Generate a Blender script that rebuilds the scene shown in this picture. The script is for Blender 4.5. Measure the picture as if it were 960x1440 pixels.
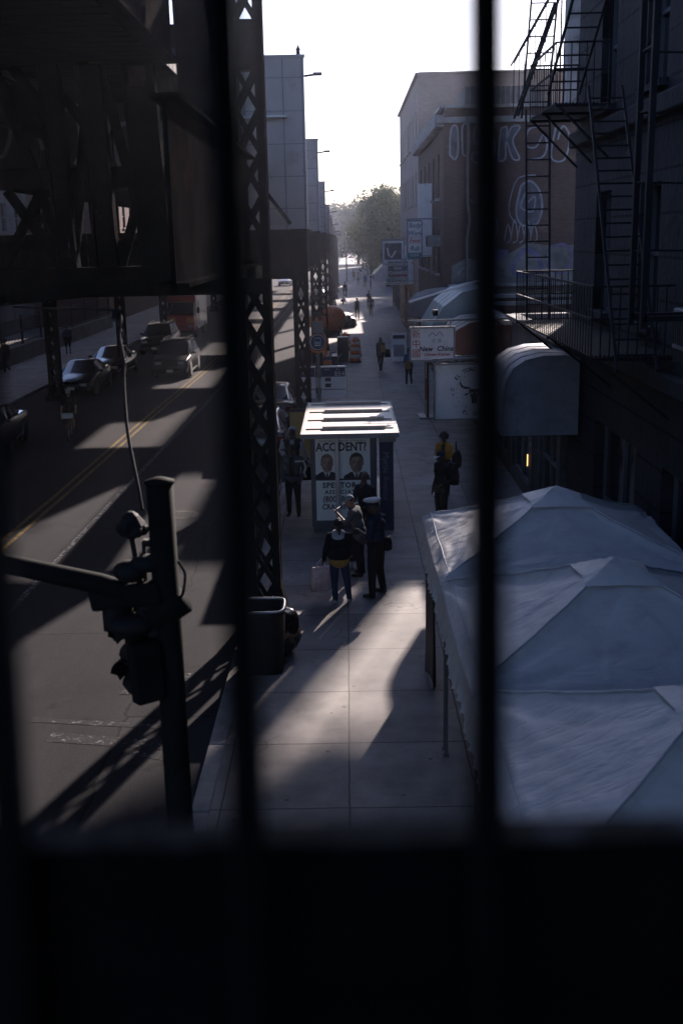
import bpy, bmesh, math, random
from mathutils import Vector, Matrix, Euler, noise

random.seed(7)
for o in list(bpy.data.objects): bpy.data.objects.remove(o)
S = bpy.context.scene
COL = S.collection
rad = math.radians

# ------------------------------------------------------------------ camera
cd = bpy.data.cameras.new('camera'); cam = bpy.data.objects.new('camera', cd); COL.objects.link(cam)
cam.location = (0, 0, 6.6)
cam.rotation_mode = 'QUATERNION'
cam.rotation_quaternion = (Matrix.Rotation(rad(.52), 3, 'Z') @ Matrix.Rotation(rad(76.0), 3, 'X') @ Matrix.Rotation(rad(-1.2), 3, 'Z')).to_quaternion()
cd.sensor_fit = 'VERTICAL'; cd.sensor_height = 36; cd.sensor_width = 24; cd.lens = 38.75
cd.clip_start = .05; cd.clip_end = 3000
cd.dof.use_dof = True; cd.dof.focus_distance = 26; cd.dof.aperture_fstop = 1.9; cd.dof.aperture_blades = 0
S.camera = cam

# ------------------------------------------------------------------ light
SUN_AZ, SUN_EL = 17.0, 23.5; HAZE = .00038
W = bpy.data.worlds.new('World'); S.world = W; W.use_nodes = True
nt = W.node_tree; nt.nodes.clear()
sky = nt.nodes.new('ShaderNodeTexSky'); sky.sky_type = 'NISHITA'; sky.sun_disc = False
sky.sun_elevation = rad(SUN_EL); sky.sun_rotation = rad(SUN_AZ); sky.air_density = 1.0; sky.dust_density = 1.2; sky.ozone_density = 4.0
bg = nt.nodes.new('ShaderNodeBackground'); bg.inputs['Strength'].default_value = .05
wo = nt.nodes.new('ShaderNodeOutputWorld')
tint = nt.nodes.new('ShaderNodeMix'); tint.data_type = 'RGBA'; tint.blend_type = 'MULTIPLY'; tint.inputs[0].default_value = 1; tint.inputs[7].default_value = (.93, .93, 1.09, 1)
nt.links.new(sky.outputs[0], tint.inputs[6]); nt.links.new(tint.outputs[2], bg.inputs[0]); nt.links.new(bg.outputs[0], wo.inputs[0])
sd = bpy.data.lights.new('sun', 'SUN'); sun = bpy.data.objects.new('sun', sd); COL.objects.link(sun)
sd.energy = 3.6; sd.angle = rad(1.0); sd.color = (1.0, .855, .79)
sdir = Vector((math.sin(rad(SUN_AZ)) * math.cos(rad(SUN_EL)), math.cos(rad(SUN_AZ)) * math.cos(rad(SUN_EL)), math.sin(rad(SUN_EL))))
sun.rotation_euler = (-sdir).to_track_quat('-Z', 'Y').to_euler()
S.view_settings.view_transform = 'Standard'; S.view_settings.look = 'None'
S.view_settings.exposure = 1.8; S.view_settings.gamma = 1.0; S.view_settings.use_curve_mapping = False
S.render.engine = 'CYCLES'
S.cycles.use_denoising = True; S.cycles.max_bounces = 6; S.cycles.diffuse_bounces = 3; S.cycles.glossy_bounces = 3
S.cycles.volume_bounces = 1; S.cycles.transparent_max_bounces = 8; S.cycles.caustics_reflective = False; S.cycles.caustics_refractive = False
S.cycles.sample_clamp_indirect = 6

# ------------------------------------------------------------------ helpers
def tag(o, label=None, cat=None, group=None, kind=None):
    if label: o['label'] = label
    if cat: o['category'] = cat
    if group: o['group'] = group
    if kind: o['kind'] = kind
    return o
def thing(name, label, cat, loc=(0, 0, 0), rz=0, group=None, kind=None):
    o = bpy.data.objects.new(name, None); COL.objects.link(o); o.empty_display_size = .2
    o.location = loc; o.rotation_euler = (0, 0, rz)
    return tag(o, label, cat, group, kind)
def kids(o): return [c for c in bpy.data.objects if c.parent == o]
def copy_tree(o, parent=None):
    c = o.copy(); COL.objects.link(c); c.parent = parent
    for k in kids(o): copy_tree(k, c)
    return c

class MB:
    """collects faces (several materials) and links them as one mesh object"""
    def __init__(s): s.v = []; s.f = []; s.mi = []; s.sm = []; s.mats = []; s.cur = 0; s.smooth = False
    def mat(s, m, smooth=None):
        if m not in s.mats: s.mats.append(m)
        s.cur = s.mats.index(m)
        if smooth is not None: s.smooth = smooth
        return s
    def add(s, vs, fs):
        b = len(s.v); s.v += [tuple(v) for v in vs]
        for f in fs: s.f.append([b + i for i in f]); s.mi.append(s.cur); s.sm.append(s.smooth)
        return s
    def box(s, x0, x1, y0, y1, z0, z1):
        if x0 > x1: x0, x1 = x1, x0
        if y0 > y1: y0, y1 = y1, y0
        if z0 > z1: z0, z1 = z1, z0
        return s.add([(x0,y0,z0),(x1,y0,z0),(x1,y1,z0),(x0,y1,z0),(x0,y0,z1),(x1,y0,z1),(x1,y1,z1),(x0,y1,z1)],
                     [(3,2,1,0),(4,5,6,7),(0,1,5,4),(1,2,6,5),(2,3,7,6),(3,0,4,7)])
    def cbox(s, c, d): return s.box(c[0]-d[0]/2, c[0]+d[0]/2, c[1]-d[1]/2, c[1]+d[1]/2, c[2]-d[2]/2, c[2]+d[2]/2)
    def bbox(s, x0, x1, y0, y1, z0, z1, b=.02):
        """box with bevelled edges"""
        bm = bmesh.new(); bmesh.ops.create_cube(bm, size=1)
        for v in bm.verts: v.co = Vector(((x0+x1)/2+v.co.x*(x1-x0), (y0+y1)/2+v.co.y*(y1-y0), (z0+z1)/2+v.co.z*(z1-z0)))
        bmesh.ops.bevel(bm, geom=bm.edges[:], offset=b, segments=2, affect='EDGES', profile=.5)
        return s.frombm(bm)
    def frombm(s, bm, mtx=None):
        bm.verts.ensure_lookup_table(); bm.verts.index_update()
        s.add([(mtx @ v.co) if mtx else v.co.copy() for v in bm.verts], [[v.index for v in f.verts] for f in bm.faces]); bm.free(); return s
    def bar(s, p, q, w, h, up=(0, 0, 1)):
        p, q = Vector(p), Vector(q); d = (q - p).normalized(); u = Vector(up)
        if abs(d.dot(u)) > .98: u = Vector((0, 1, 0))
        a = d.cross(u).normalized(); b = a.cross(d).normalized()
        a *= w / 2; b *= h / 2
        return s.add([p-a-b, p+a-b, p+a+b, p-a+b, q-a-b, q+a-b, q+a+b, q-a+b],
                     [(0,1,2,3),(7,6,5,4),(0,4,5,1),(1,5,6,2),(2,6,7,3),(3,7,4,0)])
    def tube(s, pts, r, n=8, cap=True):
        pts = [Vector(p) for p in pts]; rs = r if isinstance(r, (list, tuple)) else [r] * len(pts)
        vs = []; ref = None
        for i, p in enumerate(pts):
            d = (pts[min(i+1, len(pts)-1)] - pts[max(i-1, 0)]).normalized()
            if ref is None: ref = d.orthogonal().normalized()
            a = (ref - d * ref.dot(d)).normalized(); b = d.cross(a); ref = a
            for k in range(n): t = 2*math.pi*k/n; vs.append(p + (a*math.cos(t) + b*math.sin(t)) * rs[i])
        fs = [(i*n+k, i*n+(k+1) % n, (i+1)*n+(k+1) % n, (i+1)*n+k) for i in range(len(pts)-1) for k in range(n)]
        if cap: fs += [tuple(range(n))[::-1], tuple(range((len(pts)-1)*n, len(pts)*n))]
        return s.add(vs, fs)
    def lathe(s, prof, c=(0, 0, 0), n=20, axis='z'):
        vs = []
        for r, z in prof:
            for k in range(n):
                t = 2*math.pi*k/n; a, b = r*math.cos(t), r*math.sin(t)
                p = {'z': (a, b, z), 'x': (z, a, b), 'y': (b, z, a)}[axis]
                vs.append((c[0]+p[0], c[1]+p[1], c[2]+p[2]))
        m = len(prof)
        fs = [(i*n+k, i*n+(k+1) % n, (i+1)*n+(k+1) % n, (i+1)*n+k) for i in range(m-1) for k in range(n)]
        fs += [tuple(range(n))[::-1], tuple(range((m-1)*n, m*n))]
        return s.add(vs, fs)
    def prism(s, poly, vec):
        vec = Vector(vec); n = len(poly); P = [Vector(p) for p in poly]
        return s.add(P + [p + vec for p in P], [tuple(range(n))[::-1], tuple(range(n, 2*n))] + [(i, (i+1) % n, n+(i+1) % n, n+i) for i in range(n)])
    def loft(s, rings, closed=True, cap=True):
        n = len(rings[0]); vs = [v for r in rings for v in r]; e = n if closed else n-1
        fs = [(i*n+k, i*n+(k+1) % n, (i+1)*n+(k+1) % n, (i+1)*n+k) for i in range(len(rings)-1) for k in range(e)]
        if cap and closed: fs += [tuple(range(n))[::-1], tuple(range((len(rings)-1)*n, len(rings)*n))]
        return s.add(vs, fs)
    def ell(s, c, r, n=12, m=8, rot=None):
        c = Vector(c); vs = []; 
        for i in range(1, m):
            p = math.pi*i/m
            for k in range(n):
                t = 2*math.pi*k/n; v = Vector((r[0]*math.sin(p)*math.cos(t), r[1]*math.sin(p)*math.sin(t), r[2]*math.cos(p)))
                vs.append(c + (rot @ v if rot else v))
        a = Vector((0, 0, r[2])); a = rot @ a if rot else a
        vs += [c + a, c - a]; T = len(vs)-2
        fs = [(i*n+k, (i+1)*n+k, (i+1)*n+(k+1) % n, i*n+(k+1) % n) for i in range(m-2) for k in range(n)]
        fs += [(T, k, (k+1) % n) for k in range(n)] + [(T+1, (m-2)*n+(k+1) % n, (m-2)*n+k) for k in range(n)]
        return s.add(vs, fs)
    def text(s, txt, size, o, xd, yd, align='CENTER', bold=0.0, shear=0.0, ext=.003, spacing=1.0, sx=1.0, res=2):
        cu = bpy.data.curves.new('t', 'FONT'); cu.body = txt; cu.size = size; cu.align_x = align; cu.align_y = 'CENTER'
        cu.offset = bold; cu.shear = shear; cu.extrude = 0; cu.space_character = spacing; cu.resolution_u = res
        ob = bpy.data.objects.new('t', cu); COL.objects.link(ob); bpy.context.view_layer.update()
        me = bpy.data.meshes.new_from_object(ob.evaluated_get(bpy.context.evaluated_depsgraph_get()))
        xd, yd, o = Vector(xd).normalized(), Vector(yd).normalized(), Vector(o); nd = xd.cross(yd)
        s.add([o + xd*v.co.x*sx + yd*v.co.y + nd*ext for v in me.vertices], [list(p.vertices) for p in me.polygons])
        bpy.data.objects.remove(ob); bpy.data.meshes.remove(me); bpy.data.curves.remove(cu)
        return s
    def flat(s, pts2, o, xd, yd, ext=.003):
        """a flat polygon in the plane (xd, yd) at o"""
        xd, yd, o = Vector(xd).normalized(), Vector(yd).normalized(), Vector(o); nd = xd.cross(yd)
        vs = [o + xd*a + yd*b + nd*ext for a, b in pts2]
        return s.add(vs, [tuple(range(len(vs)))])
    def stroke(s, pts2, w, o, xd, yd, ext=.006):
        """a painted line along 2-D points in the plane"""
        xd, yd, o = Vector(xd).normalized(), Vector(yd).normalized(), Vector(o); nd = xd.cross(yd)
        L = []; R_ = []; n = len(pts2)
        for i in range(n):
            a = Vector(pts2[max(i-1, 0)]); b = Vector(pts2[min(i+1, n-1)]); d = (b-a)
            d = d.normalized() if d.length > 1e-6 else Vector((1, 0)); nn = Vector((-d.y, d.x)) * w/2; p = Vector(pts2[i])
            L.append(p+nn); R_.append(p-nn)
        P = [o + xd*q.x + yd*q.y + nd*ext for q in L + R_]
        return s.add(P, [(i, n+i, n+i+1, i+1) for i in range(n-1)])
    def build(s, name, mat=None, parent=None, smooth=None, bevel=0):
        me = bpy.data.meshes.new(name); me.from_pydata(s.v, [], s.f)
        ms = s.mats or [mat]
        for m in ms: me.materials.append(m)
        me.polygons.foreach_set('material_index', s.mi if s.mats else [0]*len(s.f))
        me.polygons.foreach_set('use_smooth', s.sm if smooth is None else [smooth]*len(s.f))
        me.update()
        o = bpy.data.objects.new(name, me); COL.objects.link(o)
        if parent: o.parent = parent
        if bevel:
            b = o.modifiers.new('bevel', 'BEVEL'); b.width = bevel; b.segments = 2; b.limit_method = 'ANGLE'; b.angle_limit = rad(40)
        return o

def smoothpath(pts, n=6):
    """Catmull-Rom through points"""
    P = [Vector(p) for p in pts]; out = []
    for i in range(len(P)-1):
        a, b, c, d = P[max(i-1, 0)], P[i], P[i+1], P[min(i+2, len(P)-1)]
        for k in range(n):
            t = k/n; out.append(.5*((2*b)+(c-a)*t+(2*a-5*b+4*c-d)*t*t+(3*b-a-3*c+d)*t**3))
    out.append(P[-1]); return out

# ------------------------------------------------------------------ materials
def newmat(name):
    m = bpy.data.materials.new(name); m.use_nodes = True
    n = m.node_tree.nodes; return m, m.node_tree, n['Principled BSDF']
def N(t, kind, **kw):
    n = t.nodes.new(kind)
    for k, v in kw.items():
        if k in n.inputs: n.inputs[k].default_value = v
        else: setattr(n, k, v)
    return n
def mth(t, op, a, b=None, c=None):
    n = t.nodes.new('ShaderNodeMath'); n.operation = op
    for i, x in enumerate((a, b, c)):
        if x is None: continue
        if isinstance(x, (int, float)): n.inputs[i].default_value = x
        else: t.links.new(x, n.inputs[i])
    return n.outputs[0]
def mixc(t, f, a, b, mode='MIX'):
    n = t.nodes.new('ShaderNodeMix'); n.data_type = 'RGBA'; n.blend_type = mode
    for k, x in ((0, f), (6, a), (7, b)):
        if isinstance(x, (int, float)): n.inputs[k].default_value = x
        elif isinstance(x, tuple): n.inputs[k].default_value = (*x[:3], 1)
        else: t.links.new(x, n.inputs[k])
    return n.outputs[2]
def ramp(t, x, a, b):
    n = t.nodes.new('ShaderNodeMapRange'); t.links.new(x, n.inputs[0]); n.inputs[1].default_value = a; n.inputs[2].default_value = b; return n.outputs[0]
def ncoord(t, world=False):
    return t.nodes.new('ShaderNodeNewGeometry').outputs['Position'] if world else t.nodes.new('ShaderNodeTexCoord').outputs['Object']
def nz(t, co, scale, detail=4, rough=.6):
    n = t.nodes.new('ShaderNodeTexNoise'); n.inputs['Scale'].default_value = scale; n.inputs['Detail'].default_value = detail; n.inputs['Roughness'].default_value = rough
    t.links.new(co, n.inputs['Vector']); return n.outputs[0]
def mat(name, c, rough=.7, metal=0.0, var=.25, scale=2.5, bump=0.0, bscale=25, spec=.5, dirt=None, dscale=1.3, coat=0, world=False, trans=0):
    m, t, p = newmat(name); co = ncoord(t, world)
    n1 = nz(t, co, scale, 5)
    c2 = tuple(min(1, x*(1+var)) for x in c); c1 = tuple(x*(1-var) for x in c)
    col = mixc(t, ramp(t, n1, .3, .7), c1, c2)
    if dirt:
        n2 = nz(t, co, dscale, 8, .7); col = mixc(t, ramp(t, n2, .52, .68), col, dirt)
    t.links.new(col, p.inputs['Base Color'])
    p.inputs['Roughness'].default_value = rough; p.inputs['Metallic'].default_value = metal; p.inputs['Specular IOR Level'].default_value = spec
    if coat: p.inputs['Coat Weight'].default_value = coat; p.inputs['Coat Roughness'].default_value = .06
    if bump:
        b = t.nodes.new('ShaderNodeBump'); b.inputs['Strength'].default_value = bump; b.inputs['Distance'].default_value = .02
        t.links.new(nz(t, co, bscale, 4), b.inputs['Height']); t.links.new(b.outputs[0], p.inputs['Normal'])
    if trans:
        tr = N(t, 'ShaderNodeBsdfTranslucent'); t.links.new(col, tr.inputs[0]); ms = t.nodes.new('ShaderNodeMixShader'); ms.inputs[0].default_value = trans
        t.links.new(p.outputs[0], ms.inputs[1]); t.links.new(tr.outputs[0], ms.inputs[2]); t.links.new(ms.outputs[0], t.nodes['Material Output'].inputs[0])
    return m
def emit(name, c, s):
    m, t, p = newmat(name); p.inputs['Base Color'].default_value = (*c, 1); p.inputs['Emission Color'].default_value = (*c, 1); p.inputs['Emission Strength'].default_value = s; return m
def brick(name, c1, c2, mortar, scale=1.0, axis='x', var=.3, rowh=.07, bw=.22):
    """courses of brick on upright walls: u runs along the wall (x or y), v is height"""
    m, t, p = newmat(name); co = ncoord(t, True); sp = t.nodes.new('ShaderNodeSeparateXYZ'); t.links.new(co, sp.inputs[0])
    cb = t.nodes.new('ShaderNodeCombineXYZ'); nrm = t.nodes.new('ShaderNodeNewGeometry'); ns = t.nodes.new('ShaderNodeSeparateXYZ'); t.links.new(nrm.outputs['Normal'], ns.inputs[0])
    sidey = mth(t, 'GREATER_THAN', mth(t, 'ABSOLUTE', ns.outputs[0]), .5)
    u = mth(t, 'ADD', mth(t, 'MULTIPLY', sp.outputs[1], sidey), mth(t, 'MULTIPLY', sp.outputs[0], mth(t, 'SUBTRACT', 1.0, sidey)))
    t.links.new(u, cb.inputs[0]); t.links.new(sp.outputs[2], cb.inputs[1])
    b = t.nodes.new('ShaderNodeTexBrick'); t.links.new(cb.outputs[0], b.inputs['Vector'])
    b.inputs['Color1'].default_value = (*c1, 1); b.inputs['Color2'].default_value = (*c2, 1); b.inputs['Mortar'].default_value = (*mortar, 1)
    b.inputs['Scale'].default_value = 1; b.inputs['Brick Width'].default_value = bw*scale; b.inputs['Row Height'].default_value = rowh*scale; b.inputs['Mortar Size'].default_value = .009*scale
    n1 = nz(t, co, .7, 6); col = mixc(t, ramp(t, n1, .3, .7), b.outputs[0], (0, 0, 0)); 
    f = mth(t, 'MULTIPLY', ramp(t, n1, .35, .75), var); col = mixc(t, f, b.outputs[0], tuple(x*.35 for x in c1))
    t.links.new(col, p.inputs['Base Color']); p.inputs['Roughness'].default_value = .9; p.inputs['Specular IOR Level'].default_value = .2
    bp = t.nodes.new('ShaderNodeBump'); bp.inputs['Strength'].default_value = .4; bp.inputs['Distance'].default_value = .02
    t.links.new(mth(t, 'SUBTRACT', 1.0, b.outputs['Fac']), bp.inputs['Height']); t.links.new(bp.outputs[0], p.inputs['Normal'])
    return m
def sidewalk_mat():
    m, t, p = newmat('concrete_slabs'); co = ncoord(t, True); sp = t.nodes.new('ShaderNodeSeparateXYZ'); t.links.new(co, sp.inputs[0])
    wob = mth(t, 'MULTIPLY', mth(t, 'SUBTRACT', nz(t, co, 2.0, 3), .5), .03)
    def joint(c, off, period, w):
        fx = mth(t, 'FRACT', mth(t, 'DIVIDE', mth(t, 'ADD', mth(t, 'SUBTRACT', c, off), wob), period))
        d = mth(t, 'MULTIPLY', mth(t, 'MINIMUM', fx, mth(t, 'SUBTRACT', 1.0, fx)), period)
        return mth(t, 'LESS_THAN', d, w), mth(t, 'FLOOR', mth(t, 'DIVIDE', mth(t, 'SUBTRACT', c, off), period))
    jx, ix = joint(sp.outputs[0], -.085, 1.54, .011); jy, iy = joint(sp.outputs[1], 11.89, 1.735, .013)
    j = mth(t, 'MAXIMUM', jx, jy)
    cb = t.nodes.new('ShaderNodeCombineXYZ'); t.links.new(ix, cb.inputs[0]); t.links.new(iy, cb.inputs[1])
    wn = t.nodes.new('ShaderNodeTexWhiteNoise'); wn.noise_dimensions = '3D'; t.links.new(cb.outputs[0], wn.inputs['Vector'])
    base = mixc(t, wn.outputs[0], (.235, .212, .20), (.32, .29, .272))
    base = mixc(t, mth(t, 'MULTIPLY', ramp(t, nz(t, co, 1.1, 7, .65), .38, .66), .8), base, (.115, .104, .098))
    base = mixc(t, mth(t, 'MULTIPLY', ramp(t, nz(t, co, 55, 3, .7), .5, .75), .35), base, (.14, .13, .12))
    cv = t.nodes.new('ShaderNodeTexVoronoi'); cv.feature = 'DISTANCE_TO_EDGE'; cv.inputs['Scale'].default_value = .33; wn2 = t.nodes.new('ShaderNodeVectorMath'); wn2.operation = 'MULTIPLY_ADD'; nn = t.nodes.new('ShaderNodeTexNoise'); nn.inputs['Scale'].default_value = 1.6; nn.inputs['Detail'].default_value = 5; t.links.new(co, nn.inputs['Vector']); t.links.new(nn.outputs['Color'], wn2.inputs[0]); wn2.inputs[1].default_value = (1.3, 1.3, 0); t.links.new(co, wn2.inputs[2]); t.links.new(wn2.outputs[0], cv.inputs['Vector'])
    crk = mth(t, 'MULTIPLY', mth(t, 'LESS_THAN', cv.outputs['Distance'], .0035), mth(t, 'GREATER_THAN', nz(t, co, .35, 2), .52)); base = mixc(t, mth(t, 'MULTIPLY', crk, .7), base, (.06, .055, .05))
    v = t.nodes.new('ShaderNodeTexVoronoi'); v.inputs['Scale'].default_value = 2.6; t.links.new(co, v.inputs['Vector'])
    base = mixc(t, mth(t, 'MULTIPLY', mth(t, 'LESS_THAN', v.outputs['Distance'], .085), .8), base, (.07, .065, .06))     # old gum
    base = mixc(t, j, base, (.05, .045, .04))
    t.links.new(base, p.inputs['Base Color']); p.inputs['Roughness'].default_value = .72; p.inputs['Specular IOR Level'].default_value = .35
    b = t.nodes.new('ShaderNodeBump'); b.inputs['Strength'].default_value = .25; b.inputs['Distance'].default_value = .01
    t.links.new(mth(t, 'SUBTRACT', nz(t, co, 60, 3), mth(t, 'MULTIPLY', j, 2.0)), b.inputs['Height']); t.links.new(b.outputs[0], p.inputs['Normal'])
    return m
def asphalt_mat():
    m, t, p = newmat('asphalt'); co = ncoord(t, True)
    st = t.nodes.new('ShaderNodeMapping'); st.inputs['Scale'].default_value = (1.0, .12, 1); t.links.new(co, st.inputs['Vector'])
    c = mixc(t, ramp(t, nz(t, st.outputs[0], 1.2, 6), .3, .7), (.022, .022, .026), (.040, .039, .043))
    c = mixc(t, mth(t, 'MULTIPLY', ramp(t, nz(t, co, .55, 6, .7), .5, .72), .6), c, (.018, .018, .021))
    c = mixc(t, mth(t, 'MULTIPLY', ramp(t, nz(t, co, 80, 2), .5, .8), .4), c, (.13, .125, .12))
    br = t.nodes.new('ShaderNodeTexBrick'); br.inputs['Scale'].default_value = 1; br.inputs['Brick Width'].default_value = 7.3; br.inputs['Row Height'].default_value = 3.1; br.inputs['Mortar Size'].default_value = .022; br.inputs['Color1'].default_value = (1, 1, 1, 1); br.inputs['Color2'].default_value = (.62, .62, .64, 1); br.inputs['Mortar'].default_value = (.25, .25, .25, 1)
    dn = t.nodes.new('ShaderNodeTexNoise'); dn.inputs['Scale'].default_value = .9; dn.inputs['Detail'].default_value = 5; t.links.new(co, dn.inputs['Vector']); ad = t.nodes.new('ShaderNodeVectorMath'); ad.operation = 'MULTIPLY_ADD'; t.links.new(dn.outputs['Color'], ad.inputs[0]); ad.inputs[1].default_value = (.5, .5, 0)
    mpr = t.nodes.new('ShaderNodeMapping'); mpr.inputs['Rotation'].default_value = (0, 0, 1.5708); t.links.new(co, mpr.inputs['Vector']); t.links.new(mpr.outputs[0], ad.inputs[2]); t.links.new(ad.outputs[0], br.inputs['Vector'])
    c = mixc(t, .75, c, br.outputs[0], 'MULTIPLY'); oil = ramp(t, nz(t, co, 1.7, 3, .5), .64, .72); c = mixc(t, mth(t, 'MULTIPLY', oil, .6), c, (.012, .012, .013))
    t.links.new(c, p.inputs['Base Color']); p.inputs['Roughness'].default_value = .9; p.inputs['Specular IOR Level'].default_value = .06
    b = t.nodes.new('ShaderNodeBump'); b.inputs['Strength'].default_value = .35; b.inputs['Distance'].default_value = .012
    t.links.new(nz(t, co, 90, 3), b.inputs['Height']); t.links.new(b.outputs[0], p.inputs['Normal'])
    return m
def worn_paint(name, c, amount=.5):
    m, t, p = newmat(name); co = ncoord(t, True)
    f = ramp(t, nz(t, co, 9, 8, .8), amount-.06, amount+.06)
    t.links.new(mixc(t, f, c, (.034, .033, .036)), p.inputs['Base Color']); p.inputs['Roughness'].default_value = .9; p.inputs['Specular IOR Level'].default_value = .05; return m
def stone_mat(name, c, period=.62):
    m, t, p = newmat(name); co = ncoord(t, True); sp = t.nodes.new('ShaderNodeSeparateXYZ'); t.links.new(co, sp.inputs[0])
    fz = mth(t, 'FRACT', mth(t, 'DIVIDE', sp.outputs[2], period)); row = mth(t, 'FLOOR', mth(t, 'DIVIDE', sp.outputs[2], period))
    fy = mth(t, 'FRACT', mth(t, 'ADD', mth(t, 'DIVIDE', sp.outputs[1], 1.5), mth(t, 'MULTIPLY', row, .5)))
    j = mth(t, 'MAXIMUM', mth(t, 'LESS_THAN', fz, .07), mth(t, 'LESS_THAN', fy, .014))
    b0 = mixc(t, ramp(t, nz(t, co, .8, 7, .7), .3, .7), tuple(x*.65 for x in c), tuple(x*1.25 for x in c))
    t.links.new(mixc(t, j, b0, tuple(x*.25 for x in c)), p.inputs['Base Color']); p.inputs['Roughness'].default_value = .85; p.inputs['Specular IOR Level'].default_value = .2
    b = t.nodes.new('ShaderNodeBump'); b.inputs['Strength'].default_value = .8; b.inputs['Distance'].default_value = .03
    t.links.new(mth(t, 'SUBTRACT', nz(t, co, 8, 4), mth(t, 'MULTIPLY', j, 2.0)), b.inputs['Height']); t.links.new(b.outputs[0], p.inputs['Normal'])
    return m

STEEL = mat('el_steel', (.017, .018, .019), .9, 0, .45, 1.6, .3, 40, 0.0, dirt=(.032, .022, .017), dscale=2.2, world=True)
STEELP = mat('el_panel', (.42, .40, .385), .7, 0, .12, .5, .15, 20, .2, dirt=(.33, .29, .25), dscale=.9, world=True)  # panel colour lifted paler to stand in for the far glow
STEELD = mat('el_steel_shaded', (.008, .008, .009), .9, 0, .5, 1.6, .3, 40, 0.0, dirt=(.018, .013, .011), dscale=2.2, world=True)  # same steel made darker so the sunlit near girder looks shaded
RUST = mat('rusty_plate', (.22, .17, .12), .85, 0, .4, 5, .4, 30, .2, dirt=(.07, .045, .03), dscale=4)
BLACK = mat('black_iron', (.012, .012, .014), .7, 0, .3, 6, .1, 40, .25)
GLOSSB = mat('black_gloss_paint', (.006, .006, .009), .38, 0, .3, 8, .12, 60, .3)
LEDGE = mat('painted_ledge', (.010, .012, .018), .7, 0, .5, 9, .2, 30, .06, dirt=(.16, .17, .19), dscale=11)
GLASSD = mat('dark_glass', (.012, .014, .018), .08, 0, .2, 1, spec=.9)
WINB = mat('house_window_glass', (.02, .024, .03), .12, 0, .3, .6, spec=.8)
WHITE = mat('white_board', (.70, .71, .73), .5, 0, .06, 3, dirt=(.52, .52, .53), dscale=2)
INK = mat('black_ink', (.02, .02, .022), .6, 0, .1)
NAVY = mat('navy_print', (.02, .03, .075), .5, 0, .15)
RED = mat('red_print', (.38, .05, .03), .6, 0, .15)
ORANGE = mat('safety_orange', (.60, .16, .035), .55, 0, .25, 4, dirt=(.25, .09, .04), dscale=5)
REFL = mat('white_stripe', (.62, .60, .56), .5, 0, .2, 6)
TENTW = mat('tent_fabric', (.66, .64, .62), .5, 0, .05, 1.5, 0, 5, .35, dirt=(.57, .55, .53), dscale=5, trans=.15)
def tent_creases():
    t = TENTW.node_tree; p = t.nodes['Principled BSDF']; co = ncoord(t); mp = t.nodes.new('ShaderNodeMapping'); mp.inputs['Rotation'].default_value = (0, 0, .6); mp.inputs['Scale'].default_value = (1, 3.2, 1); t.links.new(co, mp.inputs['Vector'])
    vo = t.nodes.new('ShaderNodeTexVoronoi'); vo.feature = 'DISTANCE_TO_EDGE'; vo.inputs['Scale'].default_value = 1.5
    dn = t.nodes.new('ShaderNodeTexNoise'); dn.inputs['Scale'].default_value = 2.2; dn.inputs['Detail'].default_value = 4; t.links.new(mp.outputs[0], dn.inputs['Vector'])
    ad = t.nodes.new('ShaderNodeVectorMath'); ad.operation = 'MULTIPLY_ADD'; t.links.new(dn.outputs['Color'], ad.inputs[0]); ad.inputs[1].default_value = (.9, .9, .9); t.links.new(mp.outputs[0], ad.inputs[2]); t.links.new(ad.outputs[0], vo.inputs['Vector'])
    crease = ramp(t, vo.outputs['Distance'], 0, .16); h = mth(t, 'ADD', mth(t, 'MULTIPLY', crease, .8), mth(t, 'MULTIPLY', nz(t, mp.outputs[0], 1.7, 4, .5), 1.5))
    b = t.nodes.new('ShaderNodeBump'); b.inputs['Strength'].default_value = .24; b.inputs['Distance'].default_value = .03; t.links.new(h, b.inputs['Height']); t.links.new(b.outputs[0], p.inputs['Normal'])
tent_creases()
ALU = mat('aluminium', (.45, .46, .48), .4, .8, .1)
GREY = mat('grey_metal', (.22, .225, .235), .5, .3, .2)
CONC = sidewalk_mat(); ASPH = asphalt_mat()
KERB = mat('kerb_stone', (.28, .265, .25), .85, 0, .35, 2.5, .4, 20, world=True)
RUBBER = mat('rubber', (.012, .012, .012), .85, 0, .2)
# ================================================================== SETTING
RZ = -.13                                             # road level; pavement is 0
def sheet(name, x0, x1, y0, y1, z, m, kind='structure'):
    nx = max(1, int(abs(x1-x0)/40)); ny = max(1, int(abs(y1-y0)/40)); mb = MB()
    for i in range(nx):
        for j in range(ny):
            a, b = x0+(x1-x0)*i/nx, x0+(x1-x0)*(i+1)/nx; c, d = y0+(y1-y0)*j/ny, y0+(y1-y0)*(j+1)/ny
            mb.add([(a, c, z), (b, c, z), (b, d, z), (a, d, z)], [(0, 1, 2, 3)])
    return tag(mb.build(name, m), kind=kind)
sheet('ground', -900, 900, -300, 1500, -.16, mat('ground_dirt', (.10, .095, .085), .9, 0, .3, .2))
sheet('road', -14.55, -1.95, -40, 420, RZ, ASPH)
mb = MB(); mb.box(-1.75, 12, -40, 420, -.5, 0); tag(mb.build('pavement', CONC), kind='structure')
mb = MB(); mb.box(-26, -14.75, -40, 420, -.5, 0); tag(mb.build('pavement', CONC), kind='structure')
mb = MB(); y = -12.0                                  # kerb of separate worn stones
while y < 300:
    L = random.uniform(1.2, 2.2) if y < 40 else 8
    mb.bbox(-1.97-random.uniform(0, .015), -1.752, y, y+L-.02, -.4, .004+random.uniform(-.012, .006), .018)
    mb.bbox(-14.748, -14.53, y, y+L-.02, -.4, .004, .018); y += L
tag(mb.build('kerb', KERB), kind='structure')
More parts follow.
